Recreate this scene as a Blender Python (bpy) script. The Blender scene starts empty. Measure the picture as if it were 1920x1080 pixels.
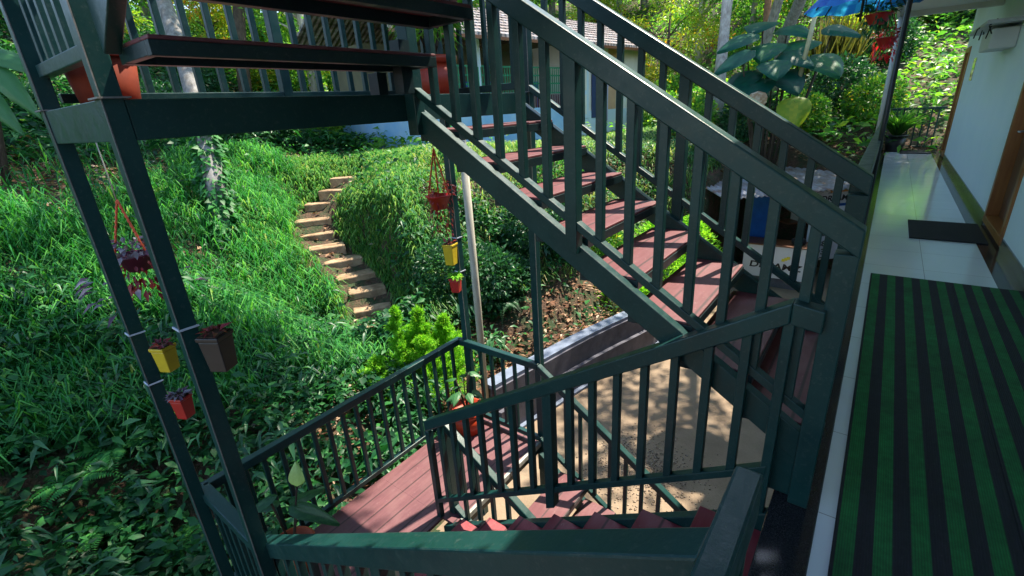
import bpy, math, random
import numpy as np
from mathutils import Vector, Matrix
rnd = random.Random(7); npr = np.random.RandomState(11)
col = bpy.context.scene.collection
scene = bpy.context.scene

# ------------------------------------------------------------------ camera
CF = 881.6                                   # focal length in pixels of a 1920 wide frame
CC = np.array([.264, .041, 1.6])
_y, _p, _r = .669, .361, -.062
_cy, _sy, _cp, _sp = math.cos(_y), math.sin(_y), math.cos(_p), math.sin(_p)
FW = np.array([-_sy*_cp, _cy*_cp, -_sp]); RT = np.array([_cy, _sy, 0.]); UP = np.cross(RT, FW)
RT, UP = math.cos(_r)*RT+math.sin(_r)*UP, -math.sin(_r)*RT+math.cos(_r)*UP
cam = bpy.data.objects.new('camera', bpy.data.cameras.new('camera')); col.objects.link(cam)
M = Matrix.Identity(4)
for i in range(3):
    M[i][0], M[i][1], M[i][2], M[i][3] = RT[i], UP[i], -FW[i], CC[i]
cam.matrix_world = M
cam.data.sensor_width = 36; cam.data.lens = 36*CF/1920
cam.data.clip_start = .03; cam.data.clip_end = 400
scene.camera = cam
def at(px, py, t):                            # the point seen at a pixel, t metres deep
    return CC + (FW + RT*(px-960)/CF - UP*(py-540)/CF)*t
def atz(px, py, z):
    d = FW + RT*(px-960)/CF - UP*(py-540)/CF
    return CC + d*(z-CC[2])/d[2]

# ------------------------------------------------------------------ light
SUN_EL, SUN_AZ = math.radians(60), math.radians(14)      # azimuth from +Y, towards +X
world = bpy.data.worlds.new('World'); scene.world = world; world.use_nodes = True
wn = world.node_tree; sky = wn.nodes.new('ShaderNodeTexSky'); sky.sky_type = 'NISHITA'
sky.sun_disc = False; sky.sun_elevation = SUN_EL; sky.sun_rotation = SUN_AZ
sky.air_density = 1.0; sky.dust_density = .6; sky.ozone_density = 1.2
wn.links.new(sky.outputs[0], wn.nodes['Background'].inputs[0]); wn.nodes['Background'].inputs[1].default_value = .15
sd = bpy.data.lights.new('sun', 'SUN'); sd.energy = 4.4; sd.angle = math.radians(.55); sd.color = (1, .90, .74)
sun = bpy.data.objects.new('sun', sd); col.objects.link(sun)
sv = Vector((math.cos(SUN_EL)*math.sin(SUN_AZ), math.cos(SUN_EL)*math.cos(SUN_AZ), math.sin(SUN_EL)))
sun.rotation_euler = sv.to_track_quat('Z', 'Y').to_euler()
scene.view_settings.view_transform = 'Standard'; scene.view_settings.look = 'None'
scene.view_settings.gamma = 1; scene.view_settings.exposure = 1.65; scene.view_settings.use_curve_mapping = False
scene.render.engine = 'CYCLES'
try:
    scene.cycles.max_bounces = 6; scene.cycles.diffuse_bounces = 4; scene.cycles.transparent_max_bounces = 8
    scene.cycles.caustics_reflective = False; scene.cycles.caustics_refractive = False
except Exception: pass

# ------------------------------------------------------------------ materials
def newmat(name):
    m = bpy.data.materials.new(name); m.use_nodes = True; n = m.node_tree
    return m, n, n.nodes['Principled BSDF']
def ramp(n, fac, stops):
    r = n.nodes.new('ShaderNodeValToRGB'); e = r.color_ramp.elements
    while len(e) < len(stops): e.new(.5)
    for k, (p, c) in enumerate(stops):
        e[k].position = p; e[k].color = (*c, 1)
    n.links.new(fac, r.inputs[0]); return r.outputs[0]
def coord(n, kind='Object'):
    return n.nodes.new('ShaderNodeTexCoord').outputs[kind]
def worldpos(n):
    return n.nodes.new('ShaderNodeNewGeometry').outputs['Position']
def noise(n, vec, scale, detail=4, rough=.6, dist=0):
    t = n.nodes.new('ShaderNodeTexNoise'); t.inputs['Scale'].default_value = scale
    t.inputs['Detail'].default_value = detail; t.inputs['Roughness'].default_value = rough
    t.inputs['Distortion'].default_value = dist
    n.links.new(vec, t.inputs['Vector']); return t.outputs['Fac']
def mapping(n, vec, scale=(1,1,1), rot=(0,0,0)):
    m = n.nodes.new('ShaderNodeMapping'); m.inputs['Scale'].default_value = scale; m.inputs['Rotation'].default_value = rot
    n.links.new(vec, m.inputs['Vector']); return m.outputs[0]
def bump(n, p, h, strength=.3, dist=.01):
    b = n.nodes.new('ShaderNodeBump'); b.inputs['Strength'].default_value = strength; b.inputs['Distance'].default_value = dist
    n.links.new(h, b.inputs['Height']); n.links.new(b.outputs[0], p.inputs['Normal'])
def mixc(n, fac, a, b, mode='MIX'):
    m = n.nodes.new('ShaderNodeMix'); m.data_type = 'RGBA'; m.blend_type = mode
    for s, v in ((m.inputs[0], fac), (m.inputs[6], a), (m.inputs[7], b)):
        if isinstance(v, (int, float)): s.default_value = v
        elif isinstance(v, tuple): s.default_value = (*v, 1)
        else: n.links.new(v, s)
    return m.outputs[2]
def simple(name, c1, c2=None, rough=.5, scale=6, spec=.5, bmp=0, metal=0, stretch=(1,1,1), bscale=None):
    m, n, p = newmat(name); c2 = c2 or tuple(x*.75 for x in c1)
    v = mapping(n, worldpos(n), stretch)
    f = noise(n, v, scale, 6)
    n.links.new(ramp(n, f, [(.32, c1), (.68, c2)]), p.inputs['Base Color'])
    p.inputs['Roughness'].default_value = rough; p.inputs['Specular IOR Level'].default_value = spec
    p.inputs['Metallic'].default_value = metal
    if bmp: bump(n, p, noise(n, v, bscale or scale*8, 3), bmp)
    return m

def paint_mat(name, a, b, chip=(.25,.25,.22)):
    m, n, p = newmat(name); v = worldpos(n); p.inputs['Specular IOR Level'].default_value = .34
    base = ramp(n, noise(n, v, 3.5, 5), [(.3, a), (.7, b)])
    dust = ramp(n, noise(n, v, 60, 4, .7), [(.56, (0,0,0)), (.80, (1,1,1))])
    geo = n.nodes.new('ShaderNodeNewGeometry'); sx = n.nodes.new('ShaderNodeSeparateXYZ'); n.links.new(geo.outputs['Normal'], sx.inputs[0])
    mm = n.nodes.new('ShaderNodeMath'); mm.operation = 'MULTIPLY'; n.links.new(dust, mm.inputs[0]); mm.inputs[1].default_value = .16
    n.links.new(mixc(n, mm.outputs[0], base, chip), p.inputs['Base Color'])
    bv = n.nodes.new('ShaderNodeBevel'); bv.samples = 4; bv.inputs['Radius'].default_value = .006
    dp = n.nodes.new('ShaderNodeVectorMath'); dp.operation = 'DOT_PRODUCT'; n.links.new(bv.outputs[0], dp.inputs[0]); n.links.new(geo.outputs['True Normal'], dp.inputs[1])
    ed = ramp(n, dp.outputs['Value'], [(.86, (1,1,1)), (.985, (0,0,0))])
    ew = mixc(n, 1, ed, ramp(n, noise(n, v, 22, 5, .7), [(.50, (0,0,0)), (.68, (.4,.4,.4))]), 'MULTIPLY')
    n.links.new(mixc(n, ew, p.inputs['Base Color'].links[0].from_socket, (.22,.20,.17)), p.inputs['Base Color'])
    n.links.new(ramp(n, noise(n, v, 14, 4), [(.3, (.28,)*3), (.75, (.48,)*3)]), p.inputs['Roughness'])
    bump(n, p, noise(n, v, 90, 3), .12, .004)
    return m
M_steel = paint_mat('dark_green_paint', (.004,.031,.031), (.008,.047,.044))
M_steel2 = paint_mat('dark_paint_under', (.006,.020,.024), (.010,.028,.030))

def deck_mat(name, c1, c2, axis):
    m, n, p = newmat(name); v = worldpos(n)
    st = (1, .12, 1) if axis == 'y' else (.12, 1, 1)
    f = noise(n, mapping(n, v, st), 26, 6, .65)
    g = noise(n, v, 5, 5)
    base = ramp(n, f, [(.3, c1), (.7, c2)])
    worn = ramp(n, g, [(.45, (0,0,0)), (.75, (1,1,1))])
    mm = n.nodes.new('ShaderNodeMath'); mm.operation = 'MULTIPLY'; n.links.new(worn, mm.inputs[0]); mm.inputs[1].default_value = .35
    c = mixc(n, mm.outputs[0], base, (.22,.12,.12))
    w = n.nodes.new('ShaderNodeTexWave'); w.wave_type = 'BANDS'; w.bands_direction = 'X' if axis == 'y' else 'Y'
    w.inputs['Scale'].default_value = 2.1; n.links.new(v, w.inputs['Vector'])
    line = ramp(n, w.outputs['Fac'], [(.0, (.25,.25,.25)), (.035, (1,1,1))])
    c = mixc(n, 1.0, c, line, 'MULTIPLY')
    scuff = ramp(n, noise(n, mapping(n, v, (1,.3,1)), 70, 3, .8), [(.62, (0,0,0)), (.74, (.5,.5,.5))])
    n.links.new(mixc(n, scuff, c, (.30,.20,.18)), p.inputs['Base Color']); p.inputs['Roughness'].default_value = .55
    bump(n, p, f, .25, .004)
    return m
M_deck = deck_mat('red_deck_board', (.10,.033,.042), (.155,.062,.070), 'y')
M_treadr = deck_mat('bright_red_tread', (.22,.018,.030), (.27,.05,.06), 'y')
M_tread = deck_mat('red_tread_board', (.095,.018,.024), (.145,.040,.048), 'y')

def tile_mat():
    m, n, p = newmat('glossy_floor_tile'); v = worldpos(n)
    mp = mapping(n, v, (1,1,1)); mp.node.inputs['Location'].default_value = (-.134, -.69, 0)
    b = n.nodes.new('ShaderNodeTexBrick'); b.offset = 0; b.squash = 1
    b.inputs['Color1'].default_value = (.70,.76,.79,1); b.inputs['Color2'].default_value = (.66,.73,.76,1); b.inputs['Mortar'].default_value = (.22,.24,.24,1)
    b.inputs['Scale'].default_value = 1; b.inputs['Mortar Size'].default_value = .0022; b.inputs['Brick Width'].default_value = .61; b.inputs['Row Height'].default_value = .61
    n.links.new(mp, b.inputs['Vector'])
    n.links.new(mixc(n, .18, b.outputs['Color'], ramp(n, noise(n, v, 4, 6), [(.3, (.50,.55,.55)), (.7, (.68,.70,.69))])), p.inputs['Base Color'])
    n.links.new(ramp(n, noise(n, v, 3, 5), [(.3, (.07,)*3), (.8, (.2,)*3)]), p.inputs['Roughness'])
    bump(n, p, noise(n, v, 40, 2), .02, .002)
    return m
M_tile = tile_mat()
def granite_mat(name, c1, c2):
    m, n, p = newmat(name); v = worldpos(n)
    f = noise(n, v, 240, 2, .8); g = noise(n, v, 9, 5)
    a = ramp(n, f, [(.52, c1), (.70, c2)])
    n.links.new(mixc(n, g, a, c1), p.inputs['Base Color']); p.inputs['Roughness'].default_value = .13
    return m
M_granite = granite_mat('black_granite', (.012,.013,.017), (.12,.12,.12))
M_granite2 = granite_mat('grey_granite', (.10,.11,.11), (.22,.23,.22))

def mat_mat():
    m, n, p = newmat('striped_mat'); v = worldpos(n)
    s = n.nodes.new('ShaderNodeSeparateXYZ'); n.links.new(v, s.inputs[0])
    a = n.nodes.new('ShaderNodeMath'); a.operation = 'SUBTRACT'; n.links.new(s.outputs[0], a.inputs[0]); a.inputs[1].default_value = .372
    d = n.nodes.new('ShaderNodeMath'); d.operation = 'DIVIDE'; n.links.new(a.outputs[0], d.inputs[0]); d.inputs[1].default_value = .1105
    fr = n.nodes.new('ShaderNodeMath'); fr.operation = 'FRACT'; n.links.new(d.outputs[0], fr.inputs[0])
    f = noise(n, v, 30, 5)
    g = ramp(n, f, [(.3, (.003,.13,.026)), (.7, (.010,.21,.050))]); k = ramp(n, f, [(.3, (.006,.008,.014)), (.7, (.014,.016,.026))])
    st = ramp(n, fr.outputs[0], [(.49, (0,0,0)), (.51, (1,1,1))])
    w = n.nodes.new('ShaderNodeTexWave'); w.bands_direction = 'X'; w.inputs['Scale'].default_value = 38; n.links.new(v, w.inputs['Vector'])
    c = mixc(n, st, g, k)
    rib = ramp(n, w.outputs['Fac'], [(0, (.62,)*3), (1, (1,)*3)])
    dirt = ramp(n, noise(n, v, 2.2, 8, .75), [(.35, (.55,.55,.55)), (.6, (1,1,1))])
    spk = ramp(n, noise(n, v, 170, 2, .5), [(.70, (0,0,0)), (.78, (1,1,1))])
    sm = n.nodes.new('ShaderNodeMath'); sm.operation = 'MULTIPLY'; n.links.new(spk, sm.inputs[0]); sm.inputs[1].default_value = .35
    n.links.new(mixc(n, sm.outputs[0], mixc(n, 1, mixc(n, 1, c, rib, 'MULTIPLY'), dirt, 'MULTIPLY'), (.16,.15,.12)), p.inputs['Base Color']); p.inputs['Roughness'].default_value = .8
    bump(n, p, w.outputs['Fac'], .5, .003)
    return m
M_mat = mat_mat()
M_wall = simple('pale_wall_paint', (.74,.84,.88), (.69,.80,.85), .6, 1.6, .3, .04)
M_ceil = simple('ceiling_white', (.62,.64,.64), (.52,.54,.55), .8, 2)
M_wood = simple('varnished_door_wood', (.24,.085,.022), (.36,.15,.04), .35, 3, .5, .05, 0, (8,8,.8))
M_woodd = simple('dark_door_wood', (.10,.035,.015), (.16,.06,.022), .4, 3, .5, .05, 0, (8,8,.8))
M_rubber = simple('rubber_mat', (.012,.014,.018), (.025,.027,.03), .8, 40, .3, .4)
M_pole = simple('black_pole', (.010,.013,.016), (.02,.022,.026), .35, 20)
M_pipe = simple('grey_pipe', (.42,.46,.52), (.34,.38,.43), .4, 5)
M_tan = simple('weathered_pole', (.42,.40,.33), (.30,.28,.22), .7, 10, .3, .1, 0, (4,4,.5))
M_clay = simple('terracotta', (.42,.075,.02), (.33,.055,.015), .6, 7, .4, .05)
M_clayd = simple('terracotta_dark', (.17,.026,.008), (.10,.016,.007), .8, 7, .2)
M_orange = simple('orange_plastic', (.50,.055,.015), (.40,.04,.012), .45, 4)
M_yellow = simple('yellow_plastic', (.55,.42,.015), (.42,.31,.015), .4, 8)
M_red = simple('red_plastic', (.40,.012,.014), (.30,.008,.010), .4, 8)
M_purple = simple('purple_plastic', (.10,.012,.05), (.07,.01,.04), .4, 8)
M_black = simple('black_plastic', (.010,.010,.012), (.018,.018,.02), .45, 12)
M_rope = simple('orange_rope', (.60,.09,.03), (.45,.06,.02), .7, 60)
M_wire = simple('white_wire', (.55,.62,.72), (.45,.5,.6), .5, 60)
M_soil = simple('potting_soil', (.03,.018,.012), (.06,.035,.02), .95, 40, .2, .5)
M_bark = simple('tree_bark', (.30,.29,.28), (.13,.12,.11), .9, 14, .2, .6, 0, (1,1,.25))
M_barkd = simple('dark_bark', (.10,.075,.055), (.04,.03,.022), .9, 14, .2, .6, 0, (1,1,.25))
M_barkp = simple('pale_bark', (.52,.48,.44), (.26,.22,.20), .9, 10, .2, .6, 0, (1,1,.35))
M_brick = simple('laterite_step', (.42,.30,.19), (.17,.105,.065), .95, 5, .2, 1.0, 0, (1,1,1), 22)
M_conc = simple('weathered_concrete', (.12,.12,.15), (.07,.07,.09), .8, 5, .3, .25)
M_concb = simple('sky_tinted_coping', (.17,.21,.30), (.11,.14,.20), .6, 6, .4, .2)  # blue sky reflection on the coping is painted into this base colour

def leaf_mat(name, stops, trans=.35, rough=.42, spec=.45, tcol=1.5):
    m, n, p = newmat(name)
    at_ = n.nodes.new('ShaderNodeAttribute'); at_.attribute_name = 'tint'
    c = ramp(n, at_.outputs['Fac'], stops)
    n.links.new(c, p.inputs['Base Color']); p.inputs['Roughness'].default_value = rough; p.inputs['Specular IOR Level'].default_value = spec
    t = n.nodes.new('ShaderNodeBsdfTranslucent')
    n.links.new(mixc(n, 1, c, (tcol*1.15, tcol*1.15, tcol*.5), 'MULTIPLY'), t.inputs[0])
    mx = n.nodes.new('ShaderNodeMixShader'); mx.inputs[0].default_value = trans
    n.links.new(p.outputs[0], mx.inputs[1]); n.links.new(t.outputs[0], mx.inputs[2])
    n.links.new(mx.outputs[0], n.nodes['Material Output'].inputs[0])
    return m
L_grass = leaf_mat('grass_blade', [(0, (.010,.09,.022)), (.5, (.028,.20,.045)), (.88, (.12,.38,.07)), (1, (.30,.28,.10))], .38, .6, .3)
L_under = leaf_mat('undergrowth_leaf', [(0, (.005,.040,.014)), (.5, (.012,.095,.028)), (.90, (.045,.21,.045)), (.97, (.10,.24,.05)), (1, (.16,.08,.03))], .32, .5, .35)
L_jungle = leaf_mat('jungle_leaf', [(0, (.025,.13,.03)), (.45, (.08,.26,.04)), (.8, (.22,.42,.05)), (.93, (.45,.50,.06)), (1, (.50,.24,.06))], .5)
L_yell = leaf_mat('yellow_leaf', [(0, (.08,.20,.02)), (.45, (.20,.33,.03)), (.8, (.42,.44,.04)), (.93, (.50,.34,.03)), (1, (.50,.16,.03))], .5)
L_mound = leaf_mat('sunny_grass_blade', [(0, (.02,.12,.03)), (.5, (.08,.24,.05)), (.85, (.26,.38,.09)), (1, (.36,.32,.15))], .38)
L_dark = leaf_mat('dark_leaf', [(0, (.008,.05,.02)), (.6, (.02,.10,.04)), (1, (.05,.17,.06))], .3)
L_taro = leaf_mat('taro_leaf', [(0, (.004,.055,.042)), (.6, (.008,.085,.058)), (1, (.03,.15,.05))], .25, .45, .16)
L_lime = leaf_mat('lime_leaf', [(0, (.06,.25,.015)), (.5, (.17,.46,.025)), (1, (.38,.66,.06))], .4, .6, .3)
L_red = leaf_mat('maroon_leaf', [(0, (.10,.01,.015)), (.6, (.24,.02,.03)), (1, (.32,.05,.04))], .3)
L_purp = leaf_mat('striped_purple_leaf', [(0, (.06,.02,.05)), (.6, (.11,.08,.12)), (1, (.22,.22,.26))], .2)
L_dry = leaf_mat('dry_leaf', [(0, (.08,.035,.02)), (.5, (.24,.12,.07)), (.85, (.42,.27,.17)), (1, (.55,.46,.36))], .15, .8, .2)
L_reed = leaf_mat('dry_reed', [(0, (.07,.09,.02)), (.5, (.17,.17,.045)), (1, (.27,.20,.09))], .3)

# ------------------------------------------------------------------ objects
def tag(o, label=None, cat=None, group=None, kind=None):
    if label: o['label'] = label
    if cat: o['category'] = cat
    if group: o['group'] = group
    if kind: o['kind'] = kind
    return o
def empty(name, loc, label, cat, group=None):
    o = bpy.data.objects.new(name, None); o.empty_display_size = .1; o.location = loc; col.objects.link(o)
    return tag(o, label, cat, group)
def link(o, parent=None):
    col.objects.link(o)
    if parent is not None:
        o.parent = parent; o.matrix_parent_inverse = Matrix.Translation(-Vector(parent_world(parent)))
    return o
def parent_world(p):
    return p.location if p.type == 'EMPTY' else (0, 0, 0)
class MB:
    def __init__(s): s.v = []; s.f = []; s.sm = []
    def quadbox(s, P):                        # 8 corners: bottom ring 0-3, top ring 4-7
        k = len(s.v); s.v += [tuple(p) for p in P]
        for q in ((3,2,1,0),(4,5,6,7),(0,1,5,4),(1,2,6,5),(2,3,7,6),(3,0,4,7)):
            s.f.append(tuple(k+i for i in q)); s.sm.append(False)
        return s
    def box(s, x0, x1, y0, y1, z0, z1):
        return s.quadbox([(x0,y0,z0),(x1,y0,z0),(x1,y1,z0),(x0,y1,z0),(x0,y0,z1),(x1,y0,z1),(x1,y1,z1),(x0,y1,z1)])
    def bar(s, a, b, w, h):                   # rectangular section, top face centre line a-b, plumb ends
        a = Vector(a); b = Vector(b); d = Vector((b.x-a.x, b.y-a.y, 0)).normalized(); n = Vector((-d.y, d.x, 0))*w/2; dn = Vector((0,0,-h))
        return s.quadbox([a-n+dn, b-n+dn, b+n+dn, a+n+dn, a-n, b-n, b+n, a+n])
    def obox(s, c, ax, ay, hx, hy, z0, z1):   # oriented box, centre c (xy), axes ax ay
        c = Vector((c[0], c[1], 0)); ax = Vector((ax[0], ax[1], 0))*hx; ay = Vector((ay[0], ay[1], 0))*hy
        q = [c-ax-ay, c+ax-ay, c+ax+ay, c-ax+ay]
        return s.quadbox([p+Vector((0,0,z0)) for p in q]+[p+Vector((0,0,z1)) for p in q])
    def tube(s, pts, r, seg=8, cap=True):
        pts = [Vector(p) for p in pts]; n = len(pts)
        rr = r if isinstance(r, (list, tuple)) else [r]*n
        k = len(s.v)
        for i, p in enumerate(pts):
            d = (pts[min(i+1,n-1)]-pts[max(i-1,0)]).normalized()
            u = d.cross(Vector((0,0,1)) if abs(d.z) < .9 else Vector((1,0,0))).normalized(); w = d.cross(u)
            for j in range(seg):
                a = 2*math.pi*j/seg; s.v.append(tuple(p+(u*math.cos(a)+w*math.sin(a))*rr[i]))
        for i in range(n-1):
            for j in range(seg):
                s.f.append((k+i*seg+j, k+i*seg+(j+1)%seg, k+(i+1)*seg+(j+1)%seg, k+(i+1)*seg+j)); s.sm.append(True)
        if cap:
            s.f.append(tuple(k+j for j in range(seg))[::-1]); s.sm.append(False)
            s.f.append(tuple(k+(n-1)*seg+j for j in range(seg))); s.sm.append(False)
        return s
    def lathe(s, c, prof, seg=24, sx=1, sy=1):
        k = len(s.v)
        for r, z in prof:
            for j in range(seg):
                a = 2*math.pi*j/seg; s.v.append((c[0]+r*sx*math.cos(a), c[1]+r*sy*math.sin(a), c[2]+z))
        for i in range(len(prof)-1):
            for j in range(seg):
                s.f.append((k+i*seg+j, k+i*seg+(j+1)%seg, k+(i+1)*seg+(j+1)%seg, k+(i+1)*seg+j)); s.sm.append(True)
        return s
    def build(s, name, mat, parent=None, bevel=0):
        me = bpy.data.meshes.new(name); me.from_pydata(s.v, [], s.f); me.materials.append(mat)
        me.polygons.foreach_set('use_smooth', s.sm); me.update()
        o = bpy.data.objects.new(name, me); link(o, parent)
        if bevel:
            b = o.modifiers.new('bevel', 'BEVEL'); b.width = bevel; b.segments = 2; b.limit_method = 'ANGLE'
        return o

def rawmesh(name, V, F, mat, tint=None, smooth=False):
    """V (n,3) float array; F (m,k) int array, all faces with k corners"""
    me = bpy.data.meshes.new(name); m, k = F.shape
    me.vertices.add(len(V)); me.vertices.foreach_set('co', V.astype(np.float32).ravel())
    me.loops.add(m*k); me.loops.foreach_set('vertex_index', F.astype(np.int32).ravel())
    me.polygons.add(m); me.polygons.foreach_set('loop_start', np.arange(0, m*k, k, dtype=np.int32))
    me.polygons.foreach_set('loop_total', np.full(m, k, dtype=np.int32))
    if smooth: me.polygons.foreach_set('use_smooth', np.ones(m, dtype=bool))
    me.materials.append(mat)
    if tint is not None:
        a = me.attributes.new('tint', 'FLOAT', 'FACE'); a.data.foreach_set('value', np.clip(tint,0,1).astype(np.float32))
    me.update(calc_edges=True); me.validate()
    return me
def norm(a): return a/np.maximum(np.linalg.norm(a, axis=-1, keepdims=True), 1e-9)
def leaves(name, P, D, N, L, W, mat, tint, droop=.25):
    """one folded, pointed leaf (4 triangles as 2 quads) per row: base P, direction D, up N"""
    n = len(P); D = norm(D); S = norm(np.cross(D, N)); N = np.cross(S, D); L = L[:,None]; W = W[:,None]
    b = P; r = P+D*L*.42+S*W*.5+N*L*.06; l = P+D*L*.42-S*W*.5+N*L*.06
    m_ = P+D*L*.5-N*L*.03; t = P+D*L*(1-.1*droop)-N*L*droop
    V = np.stack([b, r, m_, l, t], 1).reshape(-1, 3)
    k = np.arange(n)[:,None]*5
    F = np.concatenate([k+np.array([0,1,2]), k+np.array([1,4,2]), k+np.array([2,4,3]), k+np.array([0,2,3])], 0)
    return rawmesh(name, V, F, mat, np.tile(tint, 4))
def blades(name, P, A, H, W, bend, mat, tint, lift=.75):
    """arching grass blades: base P, azimuth A, length H, width W"""
    n = len(P); d = np.stack([np.cos(A), np.sin(A), 0*A], 1); s = np.stack([-np.sin(A), np.cos(A), 0*A], 1)
    H = H[:,None]; W = W[:,None]; bend = bend[:,None]; z = np.array([0,0,1.])
    p1 = P+z*H*.45*lift/.75+d*H*.12*bend; p2 = P+z*H*.75*lift/.75+d*H*.42*bend; p3 = P+z*H*(.80-.35*bend)*lift/.75+d*H*.85*bend
    V = np.stack([P-s*W*.35, P+s*W*.35, p1-s*W*.5, p1+s*W*.5, p2-s*W*.42, p2+s*W*.42, p3-s*W*.04, p3+s*W*.04], 1).reshape(-1,3)
    k = np.arange(n)[:,None]*8
    F = np.concatenate([k+np.array([0,1,3,2]), k+np.array([2,3,5,4]), k+np.array([4,5,7,6])], 0)
    return rawmesh(name, V, F, mat, np.tile(tint, 3))
def addmesh(name, me, parent=None, loc=None):
    o = bpy.data.objects.new(name, me)
    if loc is not None: o.location = loc
    if parent is not None:
        col.objects.link(o); o.parent = parent
    else: col.objects.link(o)
    return o
def text(name, body, size, origin, xdir, ydir, mat, parent, extrude=.002, font_shear=0, spacing=1.0, sx=1.0, bold=0):
    c = bpy.data.curves.new(name, 'FONT'); c.body = body; c.size = size; c.extrude = extrude; c.shear = font_shear; c.space_character = spacing; c.offset = bold
    c.align_x = 'LEFT'
    tmp = bpy.data.objects.new('tmp', c); col.objects.link(tmp)
    bpy.context.view_layer.update()
    me = bpy.data.meshes.new_from_object(tmp.evaluated_get(bpy.context.evaluated_depsgraph_get()))
    bpy.data.objects.remove(tmp); me.name = name
    X = Vector(xdir).normalized(); Y = Vector(ydir).normalized(); Z = X.cross(Y)
    for v in me.vertices:
        q = v.co.copy(); v.co = Vector(origin)+X*q.x*sx+Y*q.y+Z*q.z
    me.materials.clear(); me.materials.append(mat)
    o = bpy.data.objects.new(name, me); link(o, parent); return o

# ================================================================== corridor of the guesthouse
XW = 1.371; YE = 16.8
def structure(o): o['kind'] = 'structure'; return o
fl = structure(MB().box(.301, 1.205, -2.5, YE, -.25, 0).build('corridor_floor', M_tile))
MB().box(.134, .300, -2.5, YE, -.252, .003).build('granite_border', M_granite, fl, .004)
MB().box(1.206, XW, -2.5, YE, -.252, .003).build('granite_border', M_granite, fl)
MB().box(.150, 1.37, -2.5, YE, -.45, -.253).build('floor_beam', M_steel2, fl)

bld = empty('guesthouse_building', (1.6, 6, 0), 'pale blue-green guesthouse wall with brown door frames beside the tiled corridor', 'building')
D1a, D1b, D2a, D2b = 6.66, 7.84, 14.75, 15.62
w = MB()
w.box(XW, XW+.2, -2.5, D1a, 0, 3.2); w.box(XW, XW+.2, D1b, D2a, 0, 3.2); w.box(XW, XW+.2, D2b, 15.75, 0, 3.2)
w.box(XW, XW+.2, D1a, D1b, 2.25, 3.2); w.box(XW, XW+.2, D2a, D2b, 2.25, 3.2); w.box(XW+.2, 4.5, 15.55, 15.75, -2.85, 3.2)
w.build('wall', M_wall, bld)
MB().box(XW-.012, XW-.001, -2.5, D1a-.06, .004, .11).box(XW-.012, XW-.001, D1b+.06, D2a-.06, .004, .11).build('skirting', M_granite2, bld)
MB().box(1.6, 4.4, -2.5, 15.5, -2.85, -.02).build('lower_wall', M_ceil, bld)
for ya, yb in ((D1a, D1b), (D2a, D2b)):
    f = MB()
    f.box(XW-.022, XW+.12, ya-.02, ya+.075, .112, 2.30); f.box(XW-.022, XW+.12, yb-.075, yb+.02, .112, 2.30)
    f.box(XW-.022, XW+.12, ya+.076, yb-.076, 2.20, 2.30); f.box(XW-.022, XW+.12, ya-.02, yb+.02, .03, .111)
    fr = f.build('door_frame', M_wood, bld, .006)
    lf = MB().box(XW+.09, XW+.13, ya+.076, yb-.076, .112, 2.199)
    lf.box(XW+.075, XW+.0895, ya+.16, yb-.16, .30, 1.0); lf.box(XW+.075, XW+.0895, ya+.16, yb-.16, 1.15, 2.08)
    lf = lf.build('door', M_woodd, bld, .006)
    MB().tube([(XW+.088, yb-.14, 1.06), (XW+.03, yb-.14, 1.06), (XW+.03, yb-.24, 1.06)], .009).build('handle', M_pipe, lf)
cm = MB().box(.10, 1.36, -2.5, 11.3, 2.76, 2.95).box(.06, .099, -2.5, 11.34, 2.68, 2.98).box(.10, 1.36, 11.301, 11.42, 2.68, 2.98)
cm.build('ceiling', M_ceil, bld)
MB().box(.10, 4.5, -2.5, 15.6, 3.2, 3.35).build('upper_floor_shade_slab', M_ceil, bld)  # unseen slab, lengthened to keep the sun off the far corridor floor
MB().box(XW-.006, XW-.001, 13.2, 13.62, 1.62, 2.02).build('wall_plate', M_granite2, bld, .002)
# box on the wall with dry plant hanging off its shelf
jb = MB().box(XW-.26, XW-.001, 9.2, 10.2, 1.98, 2.22)
o = jb.build('wall_box', M_ceil, None, .02); tag(o, 'pale box fixed high on the wall above the dark shelf of cables', 'box')
e = empty('wall_shelf', (1.2, 9.6, 2.25), 'dark shelf with trailing cables high under the ceiling beside the wall', 'shelf')
MB().box(1.02, XW-.001, 8.9, 11.0, 2.26, 2.30).build('shelf_board', M_pipe, e)
for i in range(5):
    y = 9+i*.3; x = 1.05+rnd.random()*.2
    MB().tube([(x, y, 2.31), (x-.06, y+.05, 2.24+rnd.random()*.03), (x-.03+rnd.uniform(-.05,.05), y+.1, 2.16-rnd.random()*.08)], .008, 6).build('cable', M_black, e)
o = MB().tube([(.225, 5.62, .004), (.225, 5.62, 2.67)], .021, 12).build('corridor_pole', M_pole, None); tag(o, 'thin black pole from the granite edge up to the ceiling', 'pole')
o = MB().tube([(.13, 11.0, .75), (.13, 11.0, 2.67)], .045, 12).build('drain_pipe', M_pipe, None); tag(o, 'grey drain pipe behind the thin black pole', 'pipe')

for k, (xa, xb, lab) in enumerate(((.372, .913, 'green and black striped runner mat on the side of the stairs'), (.919, 1.366, 'green and black striped runner mat on the side of the wall'))):
    m = MB().box(xa-.012, xb, -2.4, 5.24, .0045, .014).build('striped_mat', M_mat, None, .002)
    tag(m, lab, 'mat', 'striped mats side by side in the corridor')
m = MB().box(.655, 1.30, 6.76, 7.72, .0045, .016).build('door_mat', M_rubber, None, .004); tag(m, 'black rubber doormat in front of the near door', 'doormat', 'black doormats in the corridor')
m = MB().box(.60, 1.20, 15.7, 16.55, .0045, .016).build('door_mat', M_rubber, None, .004); tag(m, 'small black doormat at the far end of the corridor', 'doormat', 'black doormats in the corridor')

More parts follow.
